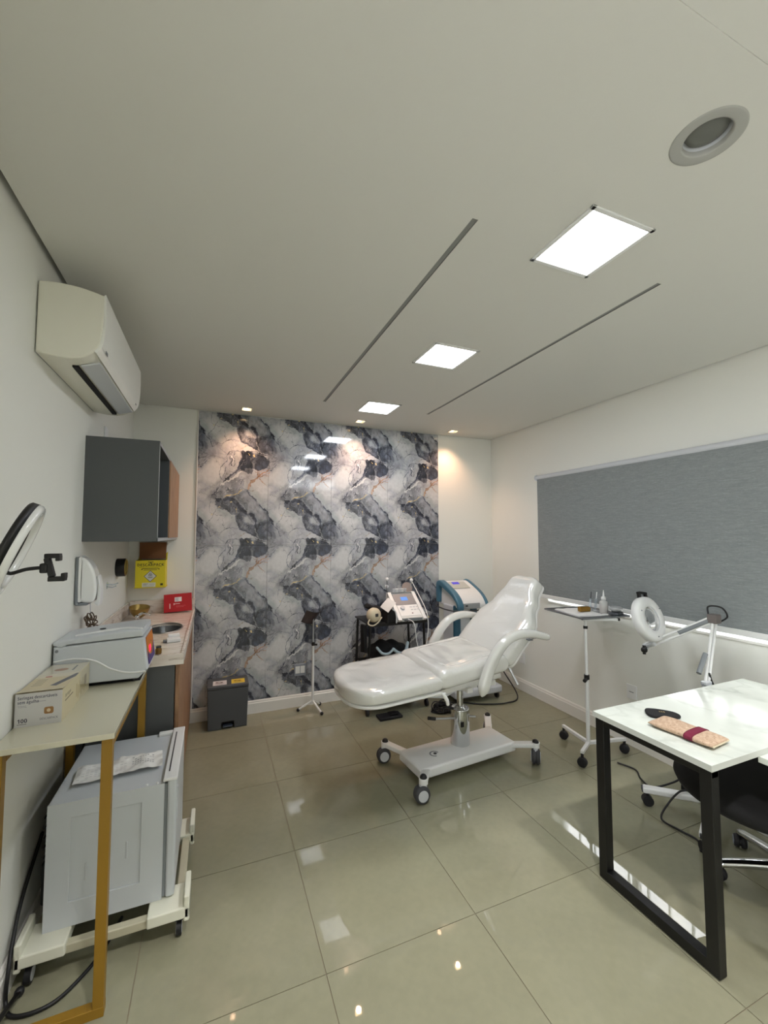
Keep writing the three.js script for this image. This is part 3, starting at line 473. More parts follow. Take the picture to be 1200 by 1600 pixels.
{ // soap dispenser and small things on the side wall
  const t = thing('soap_dispenser', 'white soap dispenser with a grey back plate on the side wall', 'dispenser', [XL, 1.155, -2.42]);
  mesh('back_plate', rb(0.016, 0.225, 0.095, 0.006, 0.01, 0.118, 0), M.grey, t); mesh('drip_lip', rb(0.05, 0.014, 0.09, 0.006, 0.03, 0.008, 0), M.grey, t);
  const pr = smoothPts([[0.016, 0.03], [0.03, 0.018], [0.055, 0.012], [0.078, 0.02], [0.088, 0.06], [0.086, 0.12], [0.072, 0.175], [0.05, 0.212], [0.028, 0.228], [0.016, 0.218]], 60, true);
  mesh('cover', ext(pr, 0.092, 0.012, 4), M.whiteGloss, t);
  const lv = smoothPts([[0.078, 0.01], [0.09, -0.004], [0.1, 0.0], [0.103, 0.06], [0.096, 0.12], [0.09, 0.14], [0.087, 0.12], [0.09, 0.06], [0.086, 0.02]], 50, true); mesh('push_lever', ext(lv, 0.06, 0.004, 3), M.white, t);
  const k = thing('key_bunch', 'small bunch of tangled metal keys hanging below the dispenser', 'keys', [XL + 0.02, 1.02, -2.52]), ks = [];
  for (let i = 0; i < 9; i++) { const a = rnd() * 6.28, b = (rnd() - 0.5) * 0.05, c = rnd() * 0.05; ks.push(new THREE.TorusGeometry(0.011 + rnd() * 0.006, 0.002, 6, 18).rotateY(a).rotateX(rnd() * 2).translate(rnd() * 0.025, c, b)); }
  mesh('key_rings', mg(ks), mat(0x6e5f50, 0.3, { metalness: 0.9 }), k); k.scale.setScalar(1.5); mesh('cord', tube([[0.012, 0.04, 0], [0.012, 0.08, 0.01], [0.012, 0.118, 0.012]], 0.0014, 12, 6), M.pale, k); mesh('key_blade', mg(rb(0.006, 0.03, 0.002, 0.001, 0.01, -0.005, 0.02), rb(0.006, 0.002, 0.03, 0.001, 0.02, 0.0, -0.01)), mat(0x8a7c6a, 0.3, { metalness: 0.9 }), k);
  const h = thing('clear_wall_hook', 'clear plastic double hook stuck to the side wall', 'hook', [XL, 1.18, -3.03]);
  mesh('hook_plate', rb(0.004, 0.04, 0.03, 0.002, 0.003, 0, 0), M.clear, h); mesh('hook_arm', mg(tube([[0.004, 0.006, 0], [0.04, 0.004, 0], [0.058, 0.012, 0]], 0.004, 20), tube([[0.004, -0.006, 0.006], [0.03, -0.012, 0.006], [0.05, -0.004, 0.006]], 0.0035, 20)), M.clear, h);
  const d = thing('black_wall_drum', 'black round wall holder with a brass face near the corner', 'holder', [XL, 1.27, -3.3]);
  mesh('drum', lathe([[0.0, 0], [0.058, 0], [0.06, 0.004], [0.06, 0.05], [0.057, 0.054], [0.05, 0.054], [0.05, 0.05], [0, 0.05]], 40).rotateZ(-Math.PI / 2), M.black, d); mesh('face_ring', new THREE.TorusGeometry(0.053, 0.004, 8, 40).rotateY(Math.PI / 2).translate(0.053, 0, 0), M.goldBowl, d); mesh('face_disc', cy(0.048, 0.002, 0, 0, 0, 40).rotateZ(Math.PI / 2).translate(0.0505, 0, 0), mat(0x7d7434, 0.4, { metalness: 0.5 }), d);
  const c = thing('wall_switch_cover', 'small white blank cover on the wall above the cabinet', 'switch', [XL, 2.07, -2.86]); mesh('cover_plate', rb(0.008, 0.1, 0.07, 0.003, 0.004, 0, 0), M.white, c); mesh('cable_clip', rb(0.012, 0.012, 0.02, 0.003, 0.006, -0.07, -0.0), M.black, c);
}

// ---------------------------------------------------------------- gold framed side table with syringe box and centrifuge
{
  const z0 = -1.597, z1 = -2.35, x1 = -0.281, w = x1 - XL - 0.004, D = z0 - z1, t = thing('side_table', 'narrow cream topped table on a gold metal frame by the side wall', 'table', [XL + 0.004, 0, z1]);
  mesh('table_top', rb(w, 0.018, D, 0.002, w / 2, 0.847, D / 2), M.tableTop, t);
  const S = 0.03; for (const z of [D - S / 2 - 0.004, S / 2 + 0.004]) {
    for (const x of [S / 2 + 0.003, w - S / 2 - 0.006]) mesh('leg', rb(S, 0.838 - S, S, 0.002, x, (0.838 + S) / 2 - 0.001, z), M.gold, t);
    mesh('floor_bar', rb(w - 0.01, S, S, 0.002, w / 2, S / 2, z), M.gold, t);
  }
  mesh('apron_bar', rb(S, S, D - 2 * S - 0.008, 0.002, w - S / 2 - 0.006, 0.822, D / 2), M.gold, t); mesh('apron_bar', rb(S, S, D - 2 * S - 0.008, 0.002, S / 2 + 0.003, 0.822, D / 2), M.gold, t);
}
{
  const x0 = XL + 0.008, x1 = -0.466, zc = -1.925, w = x1 - x0, h = 0.108, d = 0.335, t = thing('syringe_box', 'printed cardboard box of syringes in clear wrap on the side table', 'box', [(x0 + x1) / 2, 0.856, zc]);
  const front = print(512, 400, (g, W, H) => {
    g.fillStyle = '#c9c7c4'; g.fillRect(0, 0, W, H); g.fillStyle = '#4a4858'; g.font = 'bold 50px sans-serif'; g.fillText('Seringas descartáveis', 26, 72, 430); g.fillText('sem agulha', 26, 122, 230); g.fillStyle = '#8d8a94'; g.fillRect(250, 108, 80, 6); g.font = '40px sans-serif'; g.fillText('10mL', 28, 168);
    g.fillStyle = '#9c7444'; g.beginPath(); g.roundRect(316, 190, 104, 84, 22); g.fill(); g.fillStyle = '#d6c3a2'; g.beginPath(); g.arc(366, 232, 22, 0, 7); g.fill();
    g.fillStyle = '#33313f'; g.font = 'bold 66px sans-serif'; g.fillText('100', 30, 350); g.fillRect(30, 364, 100, 5); g.fillStyle = '#57555f'; g.font = '34px sans-serif'; g.fillText('DESCARPACK', 270, 340, 200);
  });
  const side = print(640, 200, (g, W, H) => { g.fillStyle = '#cdc3a2'; g.fillRect(0, 0, W, H); g.fillStyle = '#6d6250'; g.save(); g.font = 'bold 30px sans-serif'; g.fillText('Seringas', 60, 70); g.fillRect(60, 86, 170, 8); g.restore(); g.fillStyle = '#b6a77e'; for (let i = 0; i < 7; i++) g.fillRect(300 + i * 38, 60 + (i % 2) * 20, 26, 90); g.fillStyle = '#8b7850'; g.beginPath(); g.roundRect(500, 60, 60, 70, 12); g.fill(); });
  const top = print(260, 640, (g, W, H) => { g.fillStyle = '#d3ccb9'; g.fillRect(0, 0, W, H); g.fillStyle = '#cdc0a0'; g.fillRect(0, 330, W, 310); g.fillStyle = '#6c6d74'; g.save(); g.translate(150, 520); g.rotate(-1.2); g.fillRect(0, 0, 260, 44); g.restore(); g.fillStyle = '#a8744a'; g.beginPath(); g.ellipse(110, 150, 46, 34, 0, 0, 7); g.fill(); g.fillStyle = '#5a5a60'; g.fillRect(186, 60, 14, 130); g.fillStyle = '#b4564a'; g.fillRect(60, 300, 40, 22); g.fillStyle = '#77705f'; for (let i = 0; i < 5; i++) g.fillRect(34, 370 + i * 30, 60, 8); });
  const m = mesh('carton', new THREE.BoxGeometry(w, h, d).translate(0, h / 2, 0), faceBox({ 4: front, 0: side, 2: top }, mat(0xcfc2a0, 0.6)), t);
  mesh('end_flap', mg(rb(w, 0.0018, 0.03, 0.0006).rotateX(-0.12).translate(0, h + 0.003, d / 2 - 0.014)), M.beige, t);
  const wr = mesh('clear_wrap', rb(w + 0.006, h + 0.005, 0.15, 0.006, 0, h / 2 + 0.001, -d / 2 + 0.072, 4), mat(0xffffff, 0.1, { transmission: 1, thickness: 0, ior: 1.45 }), t);
}
{
  const t = thing('centrifuge', 'white benchtop centrifuge with an orange and purple control panel', 'centrifuge', [-0.43, 0.856, -2.224]), D = 0.25;   // facing +x
  const body = [[-0.165, 0.016], [0.14, 0.016], [0.176, 0.052], [0.158, 0.19], [-0.165, 0.176]];
  mesh('body', ext(body, D, 0.008, 3), M.fridge, t);
  const lid = smoothPts([[-0.165, 0.182], [-0.16, 0.196], [-0.08, 0.206], [0.03, 0.217], [0.12, 0.224], [0.152, 0.222]], 24).concat([[0.155, 0.202], [0.152, 0.194], [-0.12, 0.182], [-0.135, 0.172]]);
  mesh('lid', ext(lid, D + 0.002, 0.006, 3), M.fridge, t);
  mesh('lid_ridge', tube([[0.145, 0.223, D / 2 - 0.02], [0.09, 0.225, D / 2 - 0.045], [0.0, 0.217, D / 2 - 0.055], [-0.1, 0.206, D / 2 - 0.05]], 0.006, 30), M.white, t);
  mesh('lid_window', cy(0.012, 0.002, -0.02, 0.2155, 0, 20), M.darkGrey, t); mesh('hinge_screw', cy(0.006, 0.003, 0, 0, 0, 16).rotateX(Math.PI / 2).translate(-0.152, 0.16, D / 2), M.grey, t);
  mesh('trim_line', tube([[-0.16, 0.118, D / 2], [-0.09, 0.124, D / 2], [-0.02, 0.108, D / 2], [0.04, 0.068, D / 2], [0.1, 0.046, D / 2], [0.165, 0.044, D / 2]], 0.0035, 60), M.white, t);
  const pm = print(256, 220, (g, W, H) => { g.fillStyle = '#43327a'; g.fillRect(0, 0, W, H); g.fillStyle = '#c8741c'; g.beginPath(); g.moveTo(0, 0); g.lineTo(W, 0); g.lineTo(W, 70); g.bezierCurveTo(200, 190, 60, 190, 0, 110); g.fill(); g.fillStyle = '#9c5426'; g.beginPath(); g.arc(146, 120, 54, 0, 7); g.fill(); g.fillStyle = '#d98c34'; g.beginPath(); g.arc(146, 104, 30, 0, 7); g.fill(); g.fillStyle = '#2c2358'; g.fillRect(30, 170, 60, 12); });
  const p = mesh('control_panel', new THREE.PlaneGeometry(D - 0.07, 0.118), pm, t); p.geometry = new THREE.BoxGeometry(D - 0.07, 0.118, 0.003); p.rotation.set(0, Math.PI / 2, 0, 'YXZ'); p.rotation.x = -0.13; p.position.set(0.1692, 0.122, 0);
  const dsp = mesh('red_display', rb(0.042, 0.026, 0.003, 0.001), emis(0xff1850, 1.6), t); dsp.rotation.copy(p.rotation); dsp.position.set(0.171, 0.122, 0.035);
  for (const [x, z] of [[-0.14, -0.09], [-0.14, 0.09], [0.12, -0.09], [0.12, 0.09]]) mesh('foot', cy(0.012, 0.017, x, 0.0085, z, 16), M.rubber, t);
  const tr = mesh('rubber_mat', rb(0.31, 0.004, 0.2, 0.001, -0.01, 0.002, 0), M.blackMatt, t);
}

// ---------------------------------------------------------------- small fridge on a wheeled dolly
{
  const t = thing('wheeled_dolly', 'cream padded dolly on castors carrying the small fridge', 'dolly', [-0.315, 0, -2.075]);
  mesh('deck_frame', mg(rb(0.5, 0.03, 0.03, 0.004, 0, 0.085, 0.27), rb(0.5, 0.03, 0.03, 0.004, 0, 0.09, -0.2), rb(0.03, 0.03, 0.48, 0.004, 0.225, 0.09, 0.035), rb(0.03, 0.03, 0.48, 0.004, -0.225, 0.09, 0.035)), mat(0xb9b49c, 0.6), t);
  for (const [x, z, w, d] of [[-0.19, 0.235, 0.14, 0.13], [0.19, 0.235, 0.14, 0.13], [-0.19, -0.175, 0.14, 0.13], [0.19, -0.175, 0.14, 0.13]]) mesh('corner_pad', mg(rb(w, 0.04, d, 0.006, x, 0.0955, z), rb(0.02, 0.09, d, 0.006, x + Math.sign(x) * 0.06, 0.11, z)), M.foam, t);
  for (const [x, z] of [[-0.225, 0.262], [0.225, 0.262], [-0.2, -0.19], [0.225, -0.19]]) { const c = mesh('castor', mg(cy(0.028, 0.018, 0, 0, 0, 24).rotateZ(Math.PI / 2).translate(x, 0.028, z), rb(0.03, 0.012, 0.03, 0.003, x, 0.062, z)), M.rubber, t); mesh('wheel_disc', mg(cy(0.021, 0.02, 0, 0, 0, 24).rotateZ(Math.PI / 2).translate(x, 0.028, z)), M.pale, c); }
}
{
  const t = thing('mini_fridge', 'small white fridge with a recessed side panel under the gold table', 'fridge', [-0.52, 0.116, -2.3]), W = 0.365, H = 0.424, D = 0.455;   // door faces +x
  // body with a shallow pressed panel in the near side
  const sh = new THREE.Shape([[0, 0], [W, 0], [W, H], [0, H]].map((p) => new THREE.Vector2(...p))), hp = new THREE.Path(); const hx0 = 0.068, hx1 = 0.292, hy0 = 0.08, hy1 = 0.372;
  hp.moveTo(hx0, hy0); hp.lineTo(hx0, hy1); hp.lineTo(hx1, hy1); hp.lineTo(hx1, hy0); hp.closePath(); sh.holes.push(hp);
  mesh('cabinet_body', mg(rb(W, H, D - 0.006, 0.004, W / 2, H / 2, (D - 0.006) / 2), new THREE.ExtrudeGeometry(sh, { depth: 0.006, bevelEnabled: false }).translate(0, 0, D - 0.007)), M.fridge, t);
  const bev = []; for (const [a, b, c, d] of [[hx0, hy0, hx1, hy0], [hx0, hy1, hx1, hy1], [hx0, hy0, hx0, hy1], [hx1, hy0, hx1, hy1]]) bev.push(rod([a, b, D - 0.004], [c, d, D - 0.004], 0.0032, 10)); mesh('panel_bead', mg(bev), M.fridge, t);
  mesh('side_grip', mg(rb(0.006, 0.06, 0.004, 0.002, 0.12, 0.17, D - 0.005), rb(0.006, 0.06, 0.004, 0.002, 0.245, 0.21, D - 0.005)), M.fridgeGrey, t);
  mesh('door_gasket', rb(0.012, H - 0.01, D - 0.012, 0.002, W + 0.005, H / 2, D / 2), M.grey, t);
  const dr = mesh('door', rb(0.032, H + 0.012, D + 0.004, 0.01, W + 0.027, H / 2 + 0.0075, D / 2, 4), M.fridge, t);
  mesh('door_top_trim', rb(0.05, 0.012, D + 0.006, 0.004, W + 0.02, H + 0.012, D / 2), M.white, t); mesh('trim_slot', rb(0.005, 0.004, D - 0.1, 0.001, W + 0.012, H + 0.0175, D / 2), M.darkGrey, t);
  mesh('top_hinge', rb(0.07, 0.016, 0.03, 0.005, W - 0.03, H + 0.006, 0.02), M.white, t); for (const q of [0.06, 0.025]) mesh('screw', sp(0.005, W - q, H, D - 0.012, 10), M.white, t);
  mesh('door_handle', rb(0.006, 0.12, 0.02, 0.003, W + 0.043, H - 0.1, D - 0.045), M.pale, t);
  mesh('compressor', mg(rb(0.03, 0.15, 0.34, 0.01, -0.012, 0.125, D / 2), rb(0.01, 0.3, 0.36, 0.003, -0.008, 0.25, D / 2)), M.blackMatt, t);
  for (let i = 0; i < 6; i++) mesh('coil', rod([-0.022, 0.18 + i * 0.035, 0.06], [-0.022, 0.18 + i * 0.035, D - 0.06], 0.003, 8), M.blackMatt, t);
}
{ // crumpled paper sheet on the fridge
  const g = new THREE.PlaneGeometry(0.3, 0.13, 40, 18).rotateX(-Math.PI / 2), p = g.attributes.position;
  for (let i = 0; i < p.count; i++) { const x = p.getX(i), z = p.getZ(i); p.setY(i, 0.004 + 0.014 * Math.pow(noise2(x * 24 + 9, z * 24 + 4), 1.5) + 0.006 * noise2(x * 60, z * 60)); }
  const under = g.clone(); under.translate(0, -0.0012, 0); under.index.array.reverse(); g.computeVertexNormals(); under.computeVertexNormals();
  const pm = print(300, 130, (c, W, H) => { c.fillStyle = '#e3e3e0'; c.fillRect(0, 0, W, H); c.fillStyle = '#b7b8ba'; for (let j = 0; j < 9; j++) for (let i = 0; i < 12; i++) if (rnd() > 0.35) c.fillRect(8 + i * 14, 12 + j * 12, 9, 2); c.fillStyle = '#8e9094'; for (let j = 0; j < 6; j++) for (let i = 0; i < 9; i++) if (rnd() > 0.3) c.fillRect(190 + i * 9, 22 + j * 12, 6, 4); }, 0.9);
  const s = tag(mesh('paper_sheet', mg(g, under), pm), 'crumpled printed white paper lying on top of the fridge', 'paper'); s.position.set(-0.33, 0.5435, -2.015); s.rotation.y = 0.1;
}
{ // cables at the side wall
  tag(mesh('power_cable', tube([[-0.59, 0.34, -2.05], [-0.592, 0.2, -1.86], [-0.578, 0.09, -1.752], [-0.577, 0.02, -1.742], [-0.558, 0.007, -1.71], [-0.51, 0.007, -1.69], [-0.44, 0.007, -1.70], [-0.38, 0.007, -1.76], [-0.34, 0.007, -1.83], [-0.3, 0.007, -1.96]], 0.006, 90)), 'black power cable looping on the floor in front of the fridge', 'cable').material = M.cable;
  tag(mesh('wall_cable', tube([[-0.54, 0.836, -2.28], [-0.548, 0.7, -2.27], [-0.52, 0.6, -2.31], [-0.55, 0.45, -2.345]], 0.005, 40)), 'black cable hanging down from under the side table', 'cable').material = M.cable;
}

// ---------------------------------------------------------------- ring light on its tripod
{
  const t = thing('ring_light', 'black and white selfie ring light on a tripod by the side wall', 'ring light', [-0.552, 0, -1.40]);
  const C0 = V(0.062, 1.452, 0.0), view = V(-0.49, -0.04, -1.4).normalize(), right = V(0, 1, 0).cross(view).negate().normalize(), up = right.clone().cross(view).normalize();
  const maj = right.clone().multiplyScalar(0.36).addScaledVector(up, 0.933).normalize(), side = right.clone().multiplyScalar(0.933).addScaledVector(up, -0.36);
  const n = side.clone().multiplyScalar(0.993).addScaledVector(view, -0.1).normalize(), min = n.clone().cross(maj).normalize();
  const place = (g) => { const B = new THREE.Matrix4().makeBasis(min, n, maj); B.setPosition(C0); return g.applyMatrix4(B); };   // local y = the side that shines
  const R = 0.113, hw = 0.017;
  mesh('ring_back', place(lathe([[R - hw, 0.004], [R - hw, -0.012], [R - hw + 0.004, -0.016], [R + hw - 0.004, -0.016], [R + hw, -0.012], [R + hw, 0.004], [R - hw, 0.004]], 72)), M.black, t);
  mesh('ring_diffuser', place(lathe([[R + hw - 0.001, 0.004], [R + hw - 0.001, 0.012], [R + 0.01, 0.0185], [R, 0.02], [R - 0.01, 0.0185], [R - hw + 0.001, 0.012], [R - hw + 0.001, 0.004]], 72)), M.whiteGloss, t);
  const low = C0.clone().addScaledVector(maj, -R - hw), lo = [low.x, low.y, low.z];
  mesh('pole', mg(rod([0, 0.16, 0], [0, lo[1] - 0.05, 0], 0.011), rod([0, lo[1] - 0.06, 0], [lo[0], lo[1] + 0.004, lo[2]], 0.009)), M.black, t); mesh('collar', cy(0.018, 0.05, 0, 0.2, 0), M.black, t);
  for (const [x, z] of [[0.0, -0.37], [0.19, 0.1], [-0.012, 0.33]]) { const l = mesh('leg', bar([0, 0.17, 0], [x, 0.014, z], 0.014, 0.01), M.black, t); mesh('rubber_foot', sp(0.014, x, 0.014, z, 12), M.rubber, l); }
  mesh('gooseneck', tube([lo, [lo[0] + 0.03, lo[1] + 0.07, lo[2] + 0.01], [0.055, 1.388, 0], [0.09, 1.398, 0], [0.128, 1.402, 0]], 0.005, 40), M.black, t);
  const h = mesh('phone_holder', mg(rb(0.026, 0.034, 0.03, 0.006, 0.138, 1.402, 0), rb(0.022, 0.07, 0.02, 0.004).rotateZ(0.28).translate(0.155, 1.404, 0), rb(0.05, 0.016, 0.034, 0.003, 0.165, 1.444, 0), rb(0.056, 0.016, 0.034, 0.003, 0.182, 1.364, 0), rb(0.014, 0.02, 0.034, 0.003, 0.184, 1.436, 0), rb(0.014, 0.02, 0.034, 0.003, 0.204, 1.374, 0)).translate(-0.128, -1.402, 0).scale(0.68, 0.78, 0.8).translate(0.122, 1.4, 0), M.black, t);
}

// ---------------------------------------------------------------- treatment chair
{
  const t = thing('treatment_chair', 'white vinyl reclining treatment chair on a chrome column and castor base', 'treatment chair', [1.527, 0, -2.42]);
  const ease = (n, a = 0) => Array.from({ length: n }, (_, i) => 0.5 - 0.5 * Math.cos(Math.PI * i / (n - 1)));
  const seg = (P, s) => { let i = 0; while (i < P.length - 2 && s > P[i + 1][0]) i++; const A = P[i], B = P[i + 1], k = sm(Math.min(1, Math.max(0, (s - A[0]) / (B[0] - A[0])))); return A[1] + (B[1] - A[1]) * k; };
  const roundEnd = (d, r, p = 2.4) => (d >= r ? 1 : Math.pow(Math.max(0, 1 - Math.pow(1 - d / r, p)), 1 / p));
  // footrest: s runs from the foot end
  const L1 = 0.552, foot = ease(46).map((s) => { const d = s * L1, a = 0.085, x = -0.838 + d * Math.cos(a), y = 0.596 + d * Math.sin(a) * 0.8; return { x, y, nx: -Math.sin(a), ny: Math.cos(a), w: 0.29 * roundEnd(d, 0.2, 2.3) * (0.97 + 0.03 * roundEnd(L1 - d, 0.03)), t: 0.053 * roundEnd(d, 0.045) * roundEnd(L1 - d, 0.04) }; });
  mesh('footrest', pad(foot, { m: 96, p: 4, wob: 0.009, dip: 0.008 }), M.vinyl, t);
  mesh('footrest_board', pad(foot.map((s) => ({ ...s, x: s.x - s.nx * 0.05, y: s.y - s.ny * 0.05, w: s.w * 0.985, t: 0.012 * (s.t / 0.053) })), { p: 5 }), M.whiteMatt, t);
  const L2 = 0.5, seat = ease(40).map((s) => { const d = s * L2, a = 0.12, x = -0.312 + d * Math.cos(a), y = 0.64 + d * Math.sin(a); return { x, y, nx: -Math.sin(a), ny: Math.cos(a), w: 0.285 * (0.9 + 0.1 * roundEnd(d, 0.08)) * (0.94 + 0.06 * roundEnd(L2 - d, 0.06)), t: 0.07 * roundEnd(d, 0.075) * roundEnd(L2 - d, 0.05) }; });
  mesh('seat', pad(seat, { m: 120, p: 4.2, wob: 0.01, dip: 0.012, crease: 0.007, front: 0.3 }), M.vinyl, t);
  const bp = new THREE.CatmullRomCurve3([V(0.16, 0.672, 0), V(0.24, 0.765, 0), V(0.36, 0.885, 0), V(0.46, 1.005, 0), V(0.545, 1.115, 0), V(0.60, 1.178, 0)]);
  const wid = [[0, 0.265], [0.1, 0.287], [0.45, 0.28], [0.68, 0.2], [0.85, 0.145], [0.95, 0.138], [1, 0.125]], thk = [[0, 0.062], [0.3, 0.064], [0.7, 0.05], [0.9, 0.058], [1, 0.056]];
  const back = ease(60).map((s) => { const c = bp.getPointAt(s), T2 = bp.getTangentAt(s), d = s * 0.665; return { x: c.x, y: c.y, nx: -T2.y, ny: T2.x, w: seg(wid, s) * roundEnd(0.665 - d, 0.055, 2.2) * roundEnd(d, 0.04, 3), t: seg(thk, s) * roundEnd(d, 0.05) * roundEnd(0.665 - d, 0.06) }; });
  mesh('backrest', pad(back, { m: 96, p: 3.8, wob: 0.0025, dip: 0.012 }), M.vinyl, t);
  mesh('backrest_shell', pad(back.map((s) => ({ ...s, x: s.x - s.nx * 0.04, y: s.y - s.ny * 0.04, w: s.w * 0.97, t: s.t * 0.42 })), { p: 4 }), M.whiteMatt, t);
  const ap = new THREE.CatmullRomCurve3([V(-0.062, 0.548, 0), V(-0.038, 0.62, 0), V(0.0, 0.71, 0), V(0.06, 0.8, 0), V(0.13, 0.858, 0), V(0.22, 0.882, 0), V(0.32, 0.876, 0), V(0.4, 0.856, 0), V(0.455, 0.838, 0)]);
  for (const z0 of [0.318, -0.318]) {
    const st = ease(56).map((s) => { const c = ap.getPointAt(s), T2 = ap.getTangentAt(s), k = Math.min(roundEnd(s, 0.1, 1.8), roundEnd(1 - s, 0.09)); return { x: c.x, y: c.y, nx: -T2.y, ny: T2.x, w: (0.031 - 0.004 * s) * Math.max(0.25, k), t: (0.036 - 0.014 * s) * Math.max(0.12, k) }; });
    const a = mesh('armrest', pad(st, { p: 2.6, z0: z0 * 1.05 }), M.vinylPlain, t);
    mesh('armrest_bracket', mg(bar([0.33, 0.83, z0 * 0.98], [0.33, 0.83, z0 * 0.8], 0.03, 0.008), rb(0.05, 0.016, 0.03, 0.003, 0.36, 0.848, z0 * 0.97), bar([-0.02, 0.575, z0 * 0.97], [-0.02, 0.575, z0 * 0.78], 0.03, 0.012)), M.grey, a);
  }
  mesh('hinge_bow', mg(tube([[-0.29, 0.575, 0.285], [-0.27, 0.545, 0.292], [-0.262, 0.52, 0.288]], 0.011, 16), rb(0.02, 0.05, 0.014, 0.004).rotateZ(0.4).translate(-0.275, 0.56, 0.283)), M.whiteGloss, t);
  // metal work under the seat
  mesh('seat_frame', mg(bar([-0.28, 0.535, 0.16], [0.2, 0.59, 0.16], 0.03, 0.03), bar([-0.28, 0.535, -0.16], [0.2, 0.59, -0.16], 0.03, 0.03), bar([-0.05, 0.535, -0.2], [-0.05, 0.535, 0.2], 0.04, 0.03), bar([0.12, 0.56, -0.2], [0.12, 0.56, 0.2], 0.04, 0.03), rb(0.2, 0.018, 0.2, 0.004, 0.02, 0.515, 0)), M.whiteMatt, t);
  mesh('mount_cone', lathe([[0.024, 0.455], [0.035, 0.47], [0.055, 0.5], [0.058, 0.515], [0, 0.515]], 32).translate(0.02, 0, -0.03), M.pale, t);
  mesh('recline_strut', mg(bar([-0.62, 0.55, 0.06], [-0.16, 0.47, 0.06], 0.022, 0.022), bar([-0.16, 0.47, 0.06], [-0.02, 0.52, 0.06], 0.022, 0.022), bar([-0.42, 0.53, -0.1], [-0.42, 0.53, 0.14], 0.022, 0.02)), M.pale, t);
  mesh('recline_lever', rod([0.235, 0.655, 0.2], [0.27, 0.545, 0.25], 0.008), M.steel, t);
  const rl = mesh('towel_rod', rod([0.22, 0.675, -0.05], [0.42, 0.605, 0.02], 0.006), M.alu, t); mesh('rod_tip', sp(0.012, 0.425, 0.603, 0.022, 14), M.black, rl);
  mesh('piston', cy(0.021, 0.19, 0.02, 0.415, -0.03, 28), M.chrome, t);
  const cyl = mesh('column', lathe([[0, 0.105], [0.062, 0.105], [0.062, 0.335], [0.058, 0.342], [0.05, 0.342], [0.048, 0.334], [0.03, 0.334], [0.028, 0.35], [0.021, 0.352]], 48).translate(0.02, 0, -0.03), M.chrome, t);
  mesh('column_slot', rb(0.022, 0.035, 0.012, 0.003, 0.0, 0.255, 0.027), M.blackMatt, cyl);
  for (const [a, b, tip] of [[[-0.035, 0.29, 0.0], [-0.175, 0.3, -0.02], 1], [[0.075, 0.285, 0.0], [0.11, 0.285, 0.02], 0]]) { const l = mesh('pump_lever', rod(a, b, 0.007), M.steel, t); if (tip) mesh('lever_tip', rod(b, [b[0] - 0.05, b[1] + 0.012, b[2]], 0.011), M.black, l); }
  mesh('release_hook', tube([[-0.035, 0.34, -0.03], [-0.07, 0.352, -0.035], [-0.1, 0.35, -0.035], [-0.105, 0.33, -0.035]], 0.009, 20), M.black, t);
  // base, turned a little against the seat
  const turn = 0.09, R = (g) => g.rotateY(turn), bp2 = [[-0.33, 0.05], [0.33, 0.05], [0.33, 0.098], [0.318, 0.108], [-0.318, 0.108], [-0.33, 0.098]];
  const plate = R(rb(0.75, 0.062, 0.265, 0.014, -0.012, 0.079, 0.0, 4)); mesh('base_plate', plate, M.white, t);
  const lg = mesh('base_emblem', R(new THREE.TorusGeometry(0.028, 0.005, 6, 40, 4.6).rotateX(-Math.PI / 2).scale(1, 0.3, 1).translate(-0.21, 0.1105, 0.01)), M.grey, t); mesh('emblem_dot', R(cy(0.011, 0.002, -0.205, 0.111, 0.01, 20)), M.darkGrey, lg);
  for (const [sx, sz, spin] of [[-1, 1, -0.1], [-1, -1, -0.15], [1, 1, 0.83], [1, -1, 0.83]]) {
    const ex = sx * 0.435, ez = sz * 0.232, arm = mesh('base_arm', R(mg(bar([sx * 0.33, 0.085, sz * 0.1], [ex, 0.118, ez], 0.05, 0.03, 0.008), cy(0.026, 0.03, ex, 0.118, ez, 28))), M.white, t);
    mesh('arm_cap', R(new THREE.SphereGeometry(0.021, 20, 10, 0, 6.3, 0, Math.PI / 2).translate(ex, 0.132, ez)), M.black, arm);
    const c = new THREE.Group(); c.name = 'castor'; c.position.set(ex * Math.cos(turn) + ez * Math.sin(turn), 0, -ex * Math.sin(turn) + ez * Math.cos(turn)); c.rotation.y = spin; c.scale.set(0.86, 0.9, 0.9); t.add(c);
    mesh('wheel', mg(lathe([[0.012, -0.03], [0.04, -0.03], [0.05, -0.024], [0.053, -0.015], [0.053, -0.006], [0.045, -0.004], [0.045, 0.004], [0.053, 0.006], [0.053, 0.015], [0.05, 0.024], [0.04, 0.03], [0.012, 0.03]], 36).rotateX(Math.PI / 2).translate(-0.012, 0.053, 0)), mat(0x3c3d40, 0.6), c);
    for (const q of [1, -1]) mesh('wheel_hub', cy(0.034, 0.004, 0, 0, 0, 28).rotateX(Math.PI / 2).translate(-0.012, 0.053, q * 0.031), M.pale, c);
    mesh('fork', mg(rb(0.05, 0.02, 0.03, 0.006, -0.004, 0.1, 0), rb(0.02, 0.06, 0.008, 0.003, -0.004, 0.08, 0)), M.pale, c);
  }
}

